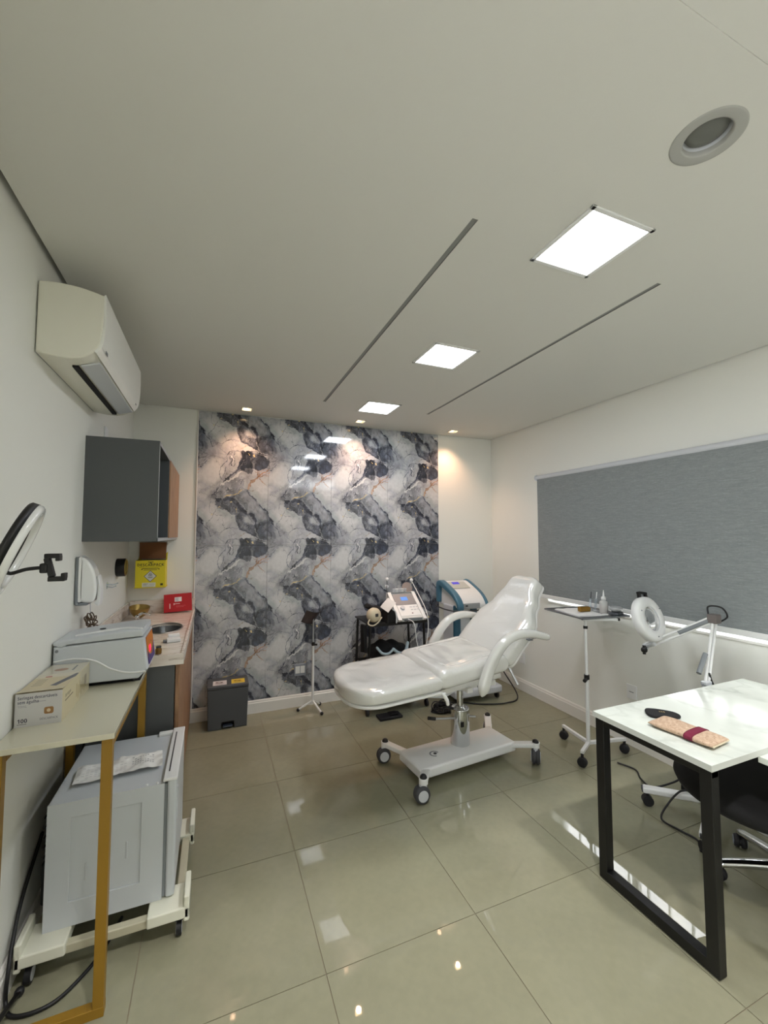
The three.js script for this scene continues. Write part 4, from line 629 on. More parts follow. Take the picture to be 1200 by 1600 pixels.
// ---------------------------------------------------------------- things along the marble wall
{ // pedal bin
  const t = thing('pedal_bin', 'dark grey rectangular pedal bin with two stickers on its lid', 'bin', [0.128, 0, -3.607]), W = 0.3, D = 0.2;
  const s = ext([[-W / 2 + 0.008, 0], [-0.045, 0], [-0.045, 0.045], [-0.038, 0.052], [0.042, 0.052], [0.048, 0.045], [0.048, 0], [W / 2 - 0.008, 0], [W / 2, 0.3], [-W / 2, 0.3]], D, 0.006, 3); mesh('body', s, M.binGrey, t);
  mesh('pedal_recess', mg(bx(0.1, 0.056, D * 0.5, 0.0015, 0.028, -0.02)), M.darkGrey, t); mesh('pedal', rb(0.07, 0.012, 0.05, 0.004, 0.0015, 0.018, D / 2 - 0.02), mat(0x3e4653, 0.5), t);
  mesh('lid', rb(W + 0.006, 0.028, D + 0.006, 0.009, 0, 0.315, 0, 4), M.binGrey, t).rotation.x = 0.0;
  for (const [x, c1, c2] of [[-0.06, '#d9d4d2', '#6b5650'], [0.075, '#e3c33c', '#8c6b2a']]) { const m = print(128, 96, (g, w, h) => { g.fillStyle = c1; g.fillRect(0, 0, w, h); g.fillStyle = c2; g.beginPath(); g.ellipse(58, 40, 38, 16, 0.1, 0, 7); g.fill(); g.fillStyle = c1; g.beginPath(); g.ellipse(58, 38, 16, 7, 0, 0, 7); g.fill(); g.fillStyle = c2; g.fillRect(20, 68, 84, 5); g.fillRect(34, 80, 56, 4); }); const st = mesh('lid_sticker', new THREE.BoxGeometry(0.1, 0.0012, 0.1), faceBox({ 2: m }, M.paper), t); st.position.set(x, 0.3297, 0.03); st.rotation.y = -0.03; }
}
{ // socket plate on the marble, sockets on the window wall
  const t = thing('double_socket', 'grey double socket plate low on the marble panels', 'socket', [0.723, 0.314, ZB + 0.006]); mesh('cover_plate', rb(0.105, 0.105, 0.008, 0.004, 0, 0, 0.004), mat(0x8d929c, 0.4), t); for (const x of [-0.022, 0.022]) mesh('socket_module', rb(0.038, 0.06, 0.004, 0.002, x, 0, 0.0095), M.white, t);
  const a = thing('wall_socket', 'white socket plate on the window wall behind the marble desk', 'socket', [XR, 0.375, -2.14]); mesh('cover_plate', rb(0.009, 0.1, 0.075, 0.004, -0.0045, 0, 0), M.white, a); mesh('socket_slot', rb(0.002, 0.006, 0.035, 0.001, -0.0095, 0, 0), M.grey, a);
  const b = thing('wall_socket', 'white socket plate on the window wall behind the treatment chair', 'socket', [XR, 0.31, -3.28]); mesh('cover_plate', rb(0.009, 0.11, 0.075, 0.004, -0.0045, 0, 0), M.white, b); mesh('socket_slot', rb(0.002, 0.05, 0.03, 0.001, -0.0095, 0, 0), M.whiteMatt, b);
}
{ // stand with a folded dark visor
  const t = thing('visor_stand', 'slim white tripod stand holding a dark brown curved visor', 'stand', [0.807, 0, -3.585]);
  mesh('pole', rod([0, 0.075, 0], [0, 0.56, 0], 0.0105, 20), M.white, t); mesh('upper_tube', rod([0, 0.55, 0], [0, 0.79, 0], 0.0065, 16), M.alu, t);
  const k = mesh('clamp', mg(cy(0.014, 0.03, 0, 0.56, 0), rod([0, 0.555, 0.01], [0.03, 0.555, 0.025], 0.008)), M.black, t);
  for (const [x, z] of [[-0.117, -0.03], [0.052, 0.115], [0.082, -0.09]]) { const l = mesh('leg', rod([0, 0.085, 0], [x, 0.014, z], 0.0085), M.white, t); mesh('rubber_foot', sp(0.014, x, 0.014, z, 12), M.rubber, l); }
  const v = new THREE.CylinderGeometry(0.11, 0.1, 0.12, 32, 1, true, -0.72, 1.44), v2 = new THREE.CylinderGeometry(0.107, 0.097, 0.12, 32, 1, true, -0.72, 1.44); v2.index.array.reverse();
  const m = mesh('visor', mg(v, v2), M.brownFilm, t); m.material = mat(0x43383a, 0.25, { side: THREE.DoubleSide }); m.position.set(-0.045, 0.83, -0.065); m.rotation.set(0.5, 0.25, -0.35);
  mesh('visor_rim', mg(new THREE.TorusGeometry(0.11, 0.003, 6, 30, 1.44).rotateX(Math.PI / 2).rotateY(-Math.PI / 2 + 0.72).translate(0, 0.06, 0), new THREE.TorusGeometry(0.1, 0.003, 6, 30, 1.44).rotateX(Math.PI / 2).rotateY(-Math.PI / 2 + 0.72).translate(0, -0.06, 0)), M.black, m);
  mesh('tilt_joint', mg(sp(0.014, 0, 0.79, 0), rod([0, 0.79, 0], [-0.03, 0.81, 0.02], 0.006)), M.black, t);
}
{ // black trolley
  const t = thing('black_trolley', 'black two shelf trolley against the marble panels', 'trolley', [1.475, 0, -3.47]), W = 0.54, D = 0.38;
  mesh('top_shelf', mg(rb(W, 0.014, D, 0.004, 0, 0.745, 0), rb(W, 0.024, 0.012, 0.003, 0, 0.738, D / 2)), M.blackSteel, t); mesh('lower_shelf', rb(W - 0.04, 0.014, D - 0.03, 0.004, 0, 0.37, 0), M.blackSteel, t); mesh('bottom_shelf', rb(W - 0.02, 0.014, D, 0.004, 0, 0.1, 0), M.blackSteel, t);
  for (const sx of [-1, 1]) for (const sz of [-1, 1]) { const l = mesh('leg', rod([sx * (W / 2 + 0.005), 0.06, sz * (D / 2 - 0.03)], [sx * (W / 2 - 0.02), 0.745, sz * (D / 2 - 0.03)], 0.011), M.blackSteel, t); mesh('castor', mg(cy(0.028, 0.02, 0, 0, 0, 20).rotateZ(Math.PI / 2).translate(sx * (W / 2 + 0.005), 0.028, sz * (D / 2 - 0.03)), rb(0.02, 0.03, 0.02, 0.003, sx * (W / 2 + 0.005), 0.05, sz * (D / 2 - 0.03))), M.rubber, l); }
}
{ // electrotherapy unit
  const t = thing('therapy_console', 'white and grey desktop therapy device with a blue screen on the trolley', 'medical device', [1.59, 0.753, -3.39]);
  const side = [[-0.13, 0.0], [0.13, 0.0], [0.135, 0.03], [-0.09, 0.205], [-0.13, 0.2]];
  mesh('casing', ext(side, 0.2, 0.006, 3).rotateY(-Math.PI / 2), mat(0xd4d5d2, 0.4), t);
  for (const s of [-1, 1]) { const fin = ext([[-0.135, 0], [0.128, 0], [0.155, 0.02], [-0.1, 0.218], [-0.135, 0.215]], 0.034, 0.005, 3).rotateY(-Math.PI / 2).translate(s * 0.118, 0, 0); mesh('side_fin', fin, M.white, t); }
  const tilt = Math.atan2(0.175, 0.225), face = (w, h, d, x, up, off) => { const g = rb(w, h, d, Math.min(0.003, h / 3)); g.rotateX(tilt).translate(x, 0.1175 + up * Math.sin(tilt) + off * Math.cos(tilt), 0.0225 - up * Math.cos(tilt) + off * Math.sin(tilt)); return g; };
  mesh('grey_panel', face(0.196, 0.004, 0.13, 0, 0.07, 0.001), mat(0x85868a, 0.4), t); mesh('screen', face(0.066, 0.004, 0.042, 0.0, 0.075, 0.003), emis(0x6aa8ff, 0.9), t); mesh('button_panel', face(0.19, 0.003, 0.12, 0, -0.06, 0.001), M.white, t);
  const kn = cy(0.02, 0.016, 0, 0.008, 0, 28).rotateX(tilt).translate(-0.055, 0.118 - 0.035 * Math.sin(tilt), 0.0225 + 0.035 * Math.cos(tilt)); mesh('dial', kn, M.pale, t);
  for (let i = 0; i < 3; i++) for (let j = 0; j < 2; j++) mesh('button', face(0.022, 0.006, 0.012, 0.03 + i * 0.03, -0.025 - j * 0.03, 0.002), M.pale, t); mesh('power_button', face(0.012, 0.006, 0.01, 0.02, -0.095, 0.002), mat(0x6b3f4c, 0.4), t);
  mesh('front_socket_strip', rb(0.17, 0.022, 0.006, 0.002, 0.01, 0.014, 0.132), M.grey, t);
  // wire rack with handpieces behind
  mesh('handpiece_rack', mg(rb(0.2, 0.008, 0.05, 0.002, 0, 0.21, -0.11), rod([-0.1, 0.2, -0.12], [-0.12, 0.33, -0.13], 0.004), rod([0.1, 0.2, -0.12], [0.12, 0.31, -0.13], 0.004)), M.alu, t);
  for (let i = 0; i < 5; i++) mesh('electrode_coil', mg([0, 1, 2].map((k) => new THREE.TorusGeometry(0.011, 0.0035, 6, 18).rotateX(Math.PI / 2).translate(-0.07 + i * 0.028, 0.222 + k * 0.012, -0.1))), i % 2 ? M.white : M.pale, t);
  mesh('probe_head', mg(sp(0.016, -0.125, 0.335, -0.13), sp(0.016, -0.13, 0.27, -0.125)), M.white, t); mesh('probe_disc', cy(0.05, 0.014, 0, 0, 0, 30).rotateX(Math.PI / 2 - 0.3).translate(0.075, 0.25, -0.13), mat(0x9d8d85, 0.4), t); mesh('probe_head', sp(0.016, 0.12, 0.318, -0.13), M.white, t);
  mesh('lead_wire', tube([[0.12, 0.31, -0.125], [0.15, 0.2, -0.05], [0.13, 0.05, 0.16], [0.12, -0.1, 0.19], [0.07, -0.28, 0.2], [0.02, -0.4, 0.19]], 0.0035, 60), M.white, t); mesh('lead_wire', tube([[-0.04, 0.02, 0.135], [-0.02, 0.0, 0.2], [0.0, -0.15, 0.215], [0.05, -0.33, 0.21], [0.1, -0.45, 0.2]], 0.0035, 50), M.white, t); mesh('lead_wire', tube([[-0.13, 0.33, -0.125], [-0.15, 0.2, -0.06], [-0.14, 0.05, 0.1], [-0.06, 0.01, 0.17]], 0.003, 40), M.darkGrey, t);
}
{ // vibration cap, paper and bags on the trolley
  const t = thing('massage_headset', 'beige round massage pod on a black band hanging over the trolley end', 'massage device', [1.265, 0.754, -3.4]);
  mesh('pod', lathe([[0, -0.05], [0.03, -0.047], [0.055, -0.03], [0.062, 0], [0.055, 0.03], [0.03, 0.045], [0, 0.048]], 36).rotateX(1.3).rotateY(0.3).translate(-0.012, 0.066, 0.1), M.beige, t); mesh('pod_badge', rb(0.03, 0.026, 0.008, 0.003).rotateY(0.35).translate(-0.002, 0.072, 0.147), M.darkGrey, t);
  const st = Array.from({ length: 30 }, (_, i) => { const a = i / 29, x = -0.045 + a * 0.135, y = 0.118 + 0.01 * Math.sin(a * 9) - a * 0.035; return { x, y, nx: 0, ny: 1, w: 0.085 * Math.sqrt(Math.max(0.02, Math.sin(Math.PI * (0.06 + a * 0.88)))), t: 0.032 * Math.sqrt(Math.max(0.01, Math.sin(Math.PI * (0.03 + a * 0.94)))) }; });
  mesh('black_band', pad(st, { z0: -0.01, p: 2.4, wob: 0.012 }), M.blackFabric, t); mesh('cord', tube([[-0.05, 0.05, 0.12], [-0.075, 0.005, 0.14], [-0.04, -0.01, 0.15], [0.01, 0.01, 0.14], [0.05, 0.045, 0.12]], 0.006, 40), M.beige, t);
  const g = new THREE.PlaneGeometry(0.15, 0.19, 16, 16), p = g.attributes.position; for (let i = 0; i < p.count; i++) p.setZ(i, 0.02 * Math.cos(p.getX(i) * 14) + 0.006 * noise2(p.getX(i) * 30, p.getY(i) * 30)); const g2 = g.clone(); g2.index.array.reverse(); g2.translate(0, 0, -0.0015); g.computeVertexNormals(); g2.computeVertexNormals(); g.scale(0.7, 0.95, 0.3).rotateX(-Math.PI / 2); g2.scale(0.7, 0.95, 0.3).rotateX(-Math.PI / 2);
  const s = tag(mesh('folded_paper', mg(g, g2), M.paper), 'white folded paper between the massage pod and the therapy device', 'paper'); s.position.set(1.386, 0.893, -3.3); s.rotation.set(0.1, 0, 0.82);
  const b = thing('black_bag', 'black soft bag leaning beside the therapy device on the trolley', 'bag', [1.382, 0.7525, -3.34]); mesh('bag_body', ext([[-0.03, 0], [0.05, 0], [0.052, 0.06], [0.035, 0.11], [0.01, 0.115], [-0.03, 0.07]], 0.16, 0.012, 4).translate(0, 0, 0.02), M.blackMatt, b); mesh('bag_strap', tube([[0.02, 0.11, 0.09], [0.035, 0.1, 0.112], [0.045, 0.04, 0.12], [0.042, 0.008, 0.122]], 0.006, 30), M.pale, b);
  const c = thing('strap_bag', 'black strap bag with pale blue trims on the lower trolley shelf', 'bag', [1.43, 0.392, -3.44]); const cs = Array.from({ length: 30 }, (_, i) => { const a = i / 29; return { x: -0.17 + a * 0.34, y: 0.085, nx: 0, ny: 1, w: 0.13 * Math.sqrt(Math.max(0.02, Math.sin(Math.PI * (0.04 + a * 0.92)))), t: (0.085 + 0.01 * Math.sin(a * 20)) * Math.sqrt(Math.max(0.01, Math.sin(Math.PI * (0.03 + a * 0.94)))) }; });
  mesh('bag_body', pad(cs, { p: 2.8, wob: 0.02 }), M.blackFabric, c); mesh('trim', tube([[-0.14, 0.15, 0.12], [-0.1, 0.105, 0.145], [-0.05, 0.1, 0.15], [0.0, 0.13, 0.145]], 0.011, 30), mat(0xaebfc8, 0.5), c); mesh('trim', tube([[0.0, 0.13, 0.145], [0.05, 0.095, 0.15], [0.11, 0.1, 0.145], [0.15, 0.16, 0.11]], 0.014, 30), mat(0xaebfc8, 0.5), c);
  const l = thing('hanging_black_cloth', 'black cloth hanging from the left end of the trolley', 'cloth', [1.175, 0.5, -3.32]); const cg = new THREE.BoxGeometry(0.02, 0.22, 0.1, 4, 14, 10), cp = cg.attributes.position; for (let i = 0; i < cp.count; i++) { const y = cp.getY(i); cp.setX(i, cp.getX(i) + 0.012 * Math.sin(cp.getZ(i) * 70 + y * 9) - 0.03 * (0.11 - y)); cp.setZ(i, cp.getZ(i) * (0.7 + 0.9 * (0.11 - y))); } cg.computeVertexNormals(); mesh('cloth', cg.translate(0, 0.132, 0), M.blackFabric, l);
}
{ // floor clutter by the trolley
  const m = thing('foot_pedal', 'flat black foot switch on the floor under the footrest', 'foot switch', [1.36, 0, -3.22]); mesh('plate', rb(0.2, 0.022, 0.1, 0.006, 0, 0.011, 0), M.rubber, m); mesh('tread', rb(0.07, 0.014, 0.06, 0.004, 0.03, 0.029, 0), M.black, m);
  const k = [], P = [1.83, -3.17]; for (let i = 0; i < 5; i++) { const pts = []; let a = rnd() * 6; for (let j = 0; j < 12; j++) { a += 0.8 + rnd() * 0.5; pts.push([P[0] + Math.cos(a) * (0.04 + rnd() * 0.07), 0.008 + 0.012 * i * rnd() + 0.004 * i, P[1] + Math.sin(a) * (0.03 + rnd() * 0.07)]); } k.push(tube(pts, 0.005, 90, 6)); }
  tag(mesh('cable_tangle', mg(k), M.cable), 'tangle of black cables on the floor behind the chair column', 'cable').userData.kind = 'stuff';
  tag(mesh('floor_cable', tube([[1.86, 0.008, -3.28], [1.95, 0.007, -3.22], [2.06, 0.007, -3.24], [2.2, 0.007, -3.15], [2.42, 0.01, -3.08], [2.58, 0.02, -3.12], [2.6, 0.2, -3.36], [2.52, 0.4, -3.44], [2.345, 0.55, -3.5]], 0.006, 90), M.cable), 'black cable running along the floor to the teal machine', 'cable');
}
{ // teal laser machine in the corner
  const t = thing('laser_machine', 'teal and white laser machine with a sloped control head in the corner', 'medical device', [2.17, 0, -3.43]);
  mesh('base', rb(0.5, 0.07, 0.42, 0.02, 0.06, 0.085, 0.02, 4), M.pale, t);
  for (const [x, z] of [[-0.15, 0.19], [0.27, 0.19], [-0.15, -0.15], [0.27, -0.15]]) mesh('castor', mg(cy(0.026, 0.02, 0, 0, 0, 20).rotateZ(Math.PI / 2).translate(x, 0.026, z), rb(0.02, 0.02, 0.02, 0.003, x, 0.048, z)), M.rubber, t);
  mesh('column', rb(0.22, 0.74, 0.2, 0.02, 0.0, 0.47, -0.02, 4), M.pale, t); mesh('column_stripe', rb(0.07, 0.74, 0.03, 0.01, -0.08, 0.47, 0.082), M.tealDark, t); mesh('column_stripe', rb(0.07, 0.74, 0.03, 0.01, 0.1, 0.47, 0.082), M.tealDark, t);
  const prof = smoothPts([[-0.2, 0.84], [-0.2, 1.0], [-0.165, 1.035], [-0.1, 1.03], [0.06, 0.965], [0.14, 0.915], [0.185, 0.86], [0.19, 0.825]], 50).concat([[0.18, 0.82], [-0.2, 0.82]]);
  mesh('head', ext(prof, 0.27, 0.01, 4).rotateY(-Math.PI / 2).translate(0.035, 0, 0), M.white, t);
  for (const s of [-1, 1]) { const rim = smoothPts([[-0.205, 0.84], [-0.207, 1.005], [-0.168, 1.047], [-0.1, 1.043], [0.065, 0.977], [0.15, 0.925], [0.2, 0.865], [0.205, 0.815]], 50).concat(smoothPts([[0.165, 0.815], [0.16, 0.86], [0.12, 0.895], [0.05, 0.935], [-0.11, 0.99], [-0.15, 0.98], [-0.16, 0.84]], 40)); mesh('side_bumper', ext(rim, s < 0 ? 0.062 : 0.03, 0.012, 4).rotateY(-Math.PI / 2).translate(0.035 + s * 0.142, 0, 0), M.teal, t); }
  const tl = 0.385, on = (w, h, d, x, z, y, r = 0.002) => rb(w, h, d, r).rotateX(tl).translate(x, y, z); mesh('key_panel', on(0.22, 0.004, 0.13, 0, -0.035, 1.01), mat(0xbfc1b8, 0.4), t); mesh('screen', on(0.075, 0.006, 0.04, 0.0, -0.065, 1.0235), emis(0x5a4be8, 0.8), t);
  mesh('drawer_front', rb(0.18, 0.05, 0.02, 0.004, 0.01, 0.845, 0.183), M.alu, t); mesh('drawer_knob', rb(0.02, 0.012, 0.016, 0.003, -0.045, 0.85, 0.195), M.darkGrey, t);
  mesh('tray_ring', tube([[-0.2, 0.82, -0.1], [-0.21, 0.815, 0.1], [-0.16, 0.81, 0.2], [0, 0.81, 0.22], [0.16, 0.81, 0.2], [0.21, 0.815, 0.1]], 0.006, 60), M.darkGrey, t);
}

// ---------------------------------------------------------------- instrument tray stand by the window
{
  const px = 2.358, pz = -2.148, t = thing('instrument_stand', 'white castor stand with a dark steel tray beside the window', 'stand', [px, 0, pz]);
  mesh('pole', rod([0, 0.1, 0], [0, 0.53, 0], 0.0125, 24), M.white, t); mesh('upper_tube', rod([0, 0.52, 0], [0, 0.915, 0], 0.0095, 20), M.white, t);
  mesh('clamp', mg(cy(0.017, 0.03, 0, 0.53, 0), rod([0, 0.52, 0], [-0.035, 0.51, 0.012], 0.012)), M.black, t); mesh('collar', mg(cy(0.014, 0.018, 0, 0.862, 0)), M.black, t);
  mesh('support_bar', mg(bar([-0.03, 0.915, 0.0], [0.2, 0.915, 0.085], 0.02, 0.016), bar([0.0, 0.915, 0.0], [0.12, 0.915, -0.28], 0.02, 0.014)), M.white, t); mesh('bar_cap', bar([0.2, 0.915, 0.085], [0.214, 0.915, 0.09], 0.022, 0.018), M.black, t);
  for (const [x, z] of [[0.045, -0.265], [-0.135, 0.07], [0.285, 0.05]]) {
    const a = mesh('base_arm', bar([0, 0.098, 0], [x, 0.092, z], 0.022, 0.02), M.white, t); mesh('castor', mg(lathe([[0, -0.018], [0.026, -0.018], [0.03, -0.012], [0.03, 0.012], [0.026, 0.018], [0, 0.018]], 28).rotateZ(Math.PI / 2).rotateY(0.5).translate(x * 0.97, 0.03, z * 0.97), cy(0.009, 0.03, x * 0.97, 0.07, z * 0.97, 14)), M.rubber, a);
  }
  const tray = new THREE.Group(); tray.name = 'tray'; tray.position.set(0.147, 0.924, -0.132); tray.rotation.y = -0.11; t.add(tray);
  mesh('tray_plate', rb(0.385, 0.004, 0.4, 0.0015, 0, 0.001, 0), M.steel, tray); const f = []; for (const s of [-1, 1]) f.push(rod([s * 0.192, 0.006, -0.2], [s * 0.192, 0.006, 0.2], 0.006, 10), rod([-0.192, 0.006, s * 0.2], [0.192, 0.006, s * 0.2], 0.006, 10)); mesh('tray_rim', mg(f), mat(0x85878a, 0.3, { metalness: 0.6 }), tray);
  const Y = 0.9285;
  const cl = new THREE.BoxGeometry(0.2, 0.004, 0.28, 24, 1, 24), cp = cl.attributes.position; for (let i = 0; i < cp.count; i++) if (cp.getY(i) > 0) cp.setY(i, 0.003 + 0.008 * noise2(cp.getX(i) * 26 + 2, cp.getZ(i) * 26)); cl.computeVertexNormals();
  const c = tag(mesh('tray_cloth', cl, M.paper), 'crumpled white cloth spread on the instrument tray', 'cloth'); c.position.set(px + 0.085, Y + 0.0034, pz - 0.13); c.rotation.y = -0.2;
  const b = thing('squeeze_bottle', 'translucent white squeeze bottle with a pointed nozzle on the tray', 'bottle', [px + 0.242, Y, pz - 0.055]);
  mesh('bottle_body', lathe([[0, 0], [0.026, 0], [0.029, 0.005], [0.029, 0.075], [0.026, 0.085], [0.014, 0.092], [0.014, 0.098]], 32), M.bottle, b); mesh('nozzle', lathe([[0, 0.097], [0.017, 0.097], [0.016, 0.115], [0.007, 0.122], [0.002, 0.165], [0, 0.166]], 24), M.white, b); mesh('liquid', lathe([[0, 0.003], [0.026, 0.004], [0.027, 0.05], [0, 0.05]], 28), mat(0xd9b7a4, 0.2), b);
  const g = thing('amber_pack', 'small olive brown foil pack on the tray cloth', 'pack', [px + 0.118, Y + 0.012, pz - 0.115], -0.2); mesh('foil', rb(0.085, 0.034, 0.035, 0.007, 0, 0.017, 0), mat(0x8a661c, 0.35, { metalness: 0.35 }), g);
  const s1 = thing('kidney_dish', 'small silver dish over a dark tray in front of the bottle', 'dish', [px + 0.272, Y + 0.001, pz + 0.018], 0.3); mesh('dish_bowl', lathe([[0, 0.02], [0.03, 0.02], [0.05, 0.036], [0.055, 0.05], [0.045, 0.056], [0.02, 0.06], [0, 0.06]], 36).scale(1, 1, 0.75), mat(0xc9cbcc, 0.3, { metalness: 0.5 }), s1); mesh('dish_base', rb(0.095, 0.02, 0.065, 0.008, 0, 0.01, 0), mat(0x4a4d52, 0.5), s1);
  for (let i = 0; i < 2; i++) { const q = thing('syringe', ['clear syringe with a white tip leaning beside the squeeze bottle', 'clear syringe with a dark joint leaning beside the squeeze bottle'][i], 'syringe', [px + 0.225 - i * 0.026, Y + 0.012, pz - 0.115 - i * 0.026], 0, 'syringes leaning on the tray'); const A = [0, 0, 0], B = [0.028, 0.08, -0.012], C = [0.045, 0.128, -0.02]; mesh('barrel', rod(A, B, 0.008, 16), M.clear, q); mesh('tip', rod(B, C, 0.003, 10), i ? M.darkGrey : M.white, q); mesh('flange', cy(0.012, 0.003, 0, 0.002, 0, 16), M.white, q); }
  const d = thing('foil_wrapper', 'torn white and dark wrapper at the near edge of the tray', 'wrapper', [px + 0.165, Y, pz + 0.0], 0.2); mesh('wrapper_sheet', ext([[-0.05, -0.02], [-0.02, 0.02], [0.0, -0.005], [0.03, 0.025], [0.055, -0.01], [0.02, -0.025], [0.0, -0.01]], 0.006, 0.001).rotateX(-Math.PI / 2).translate(0, 0.005, 0), M.paper, d); mesh('wrapper_foil', rb(0.07, 0.004, 0.03, 0.001, 0.0, 0.002, -0.025), M.darkGrey, d);
}

// ---------------------------------------------------------------- magnifier lamp
{
  const bx0 = 2.43, bz0 = -1.435, t = thing('magnifier_lamp', 'white magnifier lamp with sprung arms on a five point castor base', 'magnifier lamp', [bx0, 0, bz0]);
  const L = (x, y, z) => [x - bx0, y, z - bz0];
  for (let k = 0; k < 5; k++) {
    const a = (232 + k * 71) * Math.PI / 180, R = 0.31, e = [Math.cos(a) * R, 0.082, Math.sin(a) * R], arm = mesh('base_arm', mg(bar([0, 0.11, 0], [e[0], 0.082, e[2]], 0.045, 0.03, 0.008)), M.white, t);
    mesh('arm_end', bar([e[0] * 0.985, 0.083, e[2] * 0.985], [e[0] * 1.02, 0.081, e[2] * 1.02], 0.036, 0.024), M.darkGrey, arm); mesh('castor', mg(cy(0.027, 0.034, 0, 0, 0, 24).rotateZ(Math.PI / 2).rotateY(a).translate(e[0] * 0.93, 0.027, e[2] * 0.93), cy(0.008, 0.02, e[0] * 0.93, 0.062, e[2] * 0.93, 12)), M.rubber, arm);
  }
  mesh('base_hub', lathe([[0, 0.085], [0.06, 0.085], [0.062, 0.11], [0.045, 0.135], [0.02, 0.15], [0, 0.15]], 32), M.white, t); mesh('pole', rod([0, 0.14, 0], L(2.45, 0.675, -1.452), 0.013, 20), M.white, t);
  const A = L(2.452, 0.685, -1.455), B = L(2.62, 1.018, -1.5), C = L(2.452, 0.81, -1.79);
  const off = (p, d) => [p[0] + d[0], p[1] + d[1], p[2] + d[2]];
  mesh('clamp_socket', mg(cy(0.02, 0.05, A[0], 0.668, A[2]), rb(0.05, 0.02, 0.03, 0.004, A[0], 0.7, A[2])), M.pale, t); mesh('clamp_screw', rod(off(A, [-0.01, 0, 0.01]), off(A, [-0.06, 0.02, 0.02]), 0.005), M.grey, t);
  mesh('lower_arm', mg(rod(off(A, [-0.014, 0, 0]), off(B, [-0.014, -0.02, 0]), 0.007), rod(off(A, [0.016, 0, 0]), off(B, [0.016, -0.02, 0]), 0.007)), M.white, t);
  mesh('upper_arm', mg(rod(off(B, [0, -0.012, 0]), off(C, [0, -0.014, 0]), 0.007), rod(off(B, [0, 0.016, 0]), off(C, [0, 0.016, 0]), 0.007)), M.white, t);
  const mix = (p, q, k) => p.map((v, i) => v + (q[i] - v) * k);
  mesh('spring', rod(off(mix(A, B, 0.12), [-0.07, 0.03, 0]), off(mix(A, B, 0.42), [-0.035, 0.02, 0]), 0.012, 16), M.grey, t); mesh('spring', rod(off(mix(B, C, 0.08), [0, 0.002, 0]), off(mix(B, C, 0.5), [0, 0.002, 0]), 0.013, 16), M.grey, t);
  mesh('elbow', mg(rb(0.05, 0.05, 0.05, 0.006, B[0], B[1], B[2])), mat(0x6e6663, 0.5), t); mesh('elbow_cable', tube([off(B, [0.0, 0.02, -0.03]), off(B, [0.02, 0.06, -0.04]), off(B, [0.075, 0.055, 0.0]), off(B, [0.085, 0.01, 0.02]), off(B, [0.03, -0.02, 0.01])], 0.0045, 40), M.cable, t); mesh('base_cable', tube([off(A, [0.03, 0.06, 0.0]), off(A, [0.045, 0.02, 0.0]), off(A, [0.055, -0.02, 0.01]), off(A, [0.03, -0.1, 0.02])], 0.005, 30), M.cable, t);
  // lens head
  const H0 = V(...L(2.452, 0.985, -1.75)), eye = V(0 - bx0, 1.49, 0 - bz0), to = eye.clone().sub(H0).normalize(), rg = V(0, 1, 0).cross(to).normalize(), up = to.clone().cross(rg);
  const n = to.clone().multiplyScalar(0.5).addScaledVector(rg, 0.83).addScaledVector(up, 0.2).normalize(), ax = up.clone().addScaledVector(n, -up.dot(n)).normalize(), az = n.clone().cross(ax);
  const P = (g) => { const Bm = new THREE.Matrix4().makeBasis(az, n, ax); Bm.scale(V(0.94, 1, 0.94)); Bm.setPosition(H0); return g.applyMatrix4(Bm); };   // local y = lens axis, z = up
  mesh('lamp_housing', P(lathe([[0.078, 0.004], [0.08, 0.014], [0.1, 0.016], [0.125, 0.012], [0.138, 0.004], [0.142, -0.012], [0.14, -0.034], [0.128, -0.042], [0.085, -0.042], [0.078, -0.034], [0.078, 0.004]], 64)), M.white, t);
  mesh('lens', P(lathe([[0, 0.006], [0.04, 0.004], [0.078, -0.006], [0.078, -0.012], [0.04, -0.02], [0, -0.022]], 48)), M.lens, t); mesh('lens_rim', P(new THREE.TorusGeometry(0.079, 0.004, 8, 56).rotateX(Math.PI / 2).translate(0, 0.004, 0)), M.pale, t);
  mesh('head_grip', P(mg(rb(0.014, 0.022, 0.04, 0.005, -0.035, -0.02, 0.148), rb(0.014, 0.022, 0.04, 0.005, 0.035, -0.02, 0.148), rb(0.084, 0.024, 0.014, 0.005, 0, -0.02, 0.168))), M.black, t);
  const J = H0.clone().addScaledVector(ax, -0.145).addScaledVector(n, -0.02), Ja = [J.x, J.y, J.z]; mesh('head_joint', mg(rod(Ja, C, 0.011), sp(0.02, ...C), sp(0.014, ...Ja)), M.pale, t); mesh('tilt_knob', mg(rod(C, off(C, [-0.05, -0.008, 0.03]), 0.01), sp(0.018, ...off(C, [-0.06, -0.005, 0.035])), rod(off(C, [-0.06, -0.03, 0.035]), off(C, [-0.06, 0.022, 0.035]), 0.009)), M.black, t);
  mesh('housing_screw', P(mg([0.4, 2.5, 4.6].map((q) => sp(0.004, 0.112 * Math.cos(q), 0.0155, 0.112 * Math.sin(q), 8)))), M.grey, t);
  mesh('power_cord', tube([[2.47, 0.007, -2.02], [2.5, 0.007, -1.92], [2.44, 0.007, -1.84], [2.4, 0.02, -1.74], [2.46, 0.075, -1.66], [2.49, 0.125, -1.61], [2.44, 0.128, -1.57], [2.38, 0.125, -1.53], [2.325, 0.123, -1.535], [2.27, 0.06, -1.56], [2.2, 0.008, -1.55], [2.2, 0.007, -1.46], [2.21, 0.007, -1.38], [2.15, 0.007, -1.33]], 0.005, 130).translate(-bx0, 0, -bz0), M.cable, t);
}

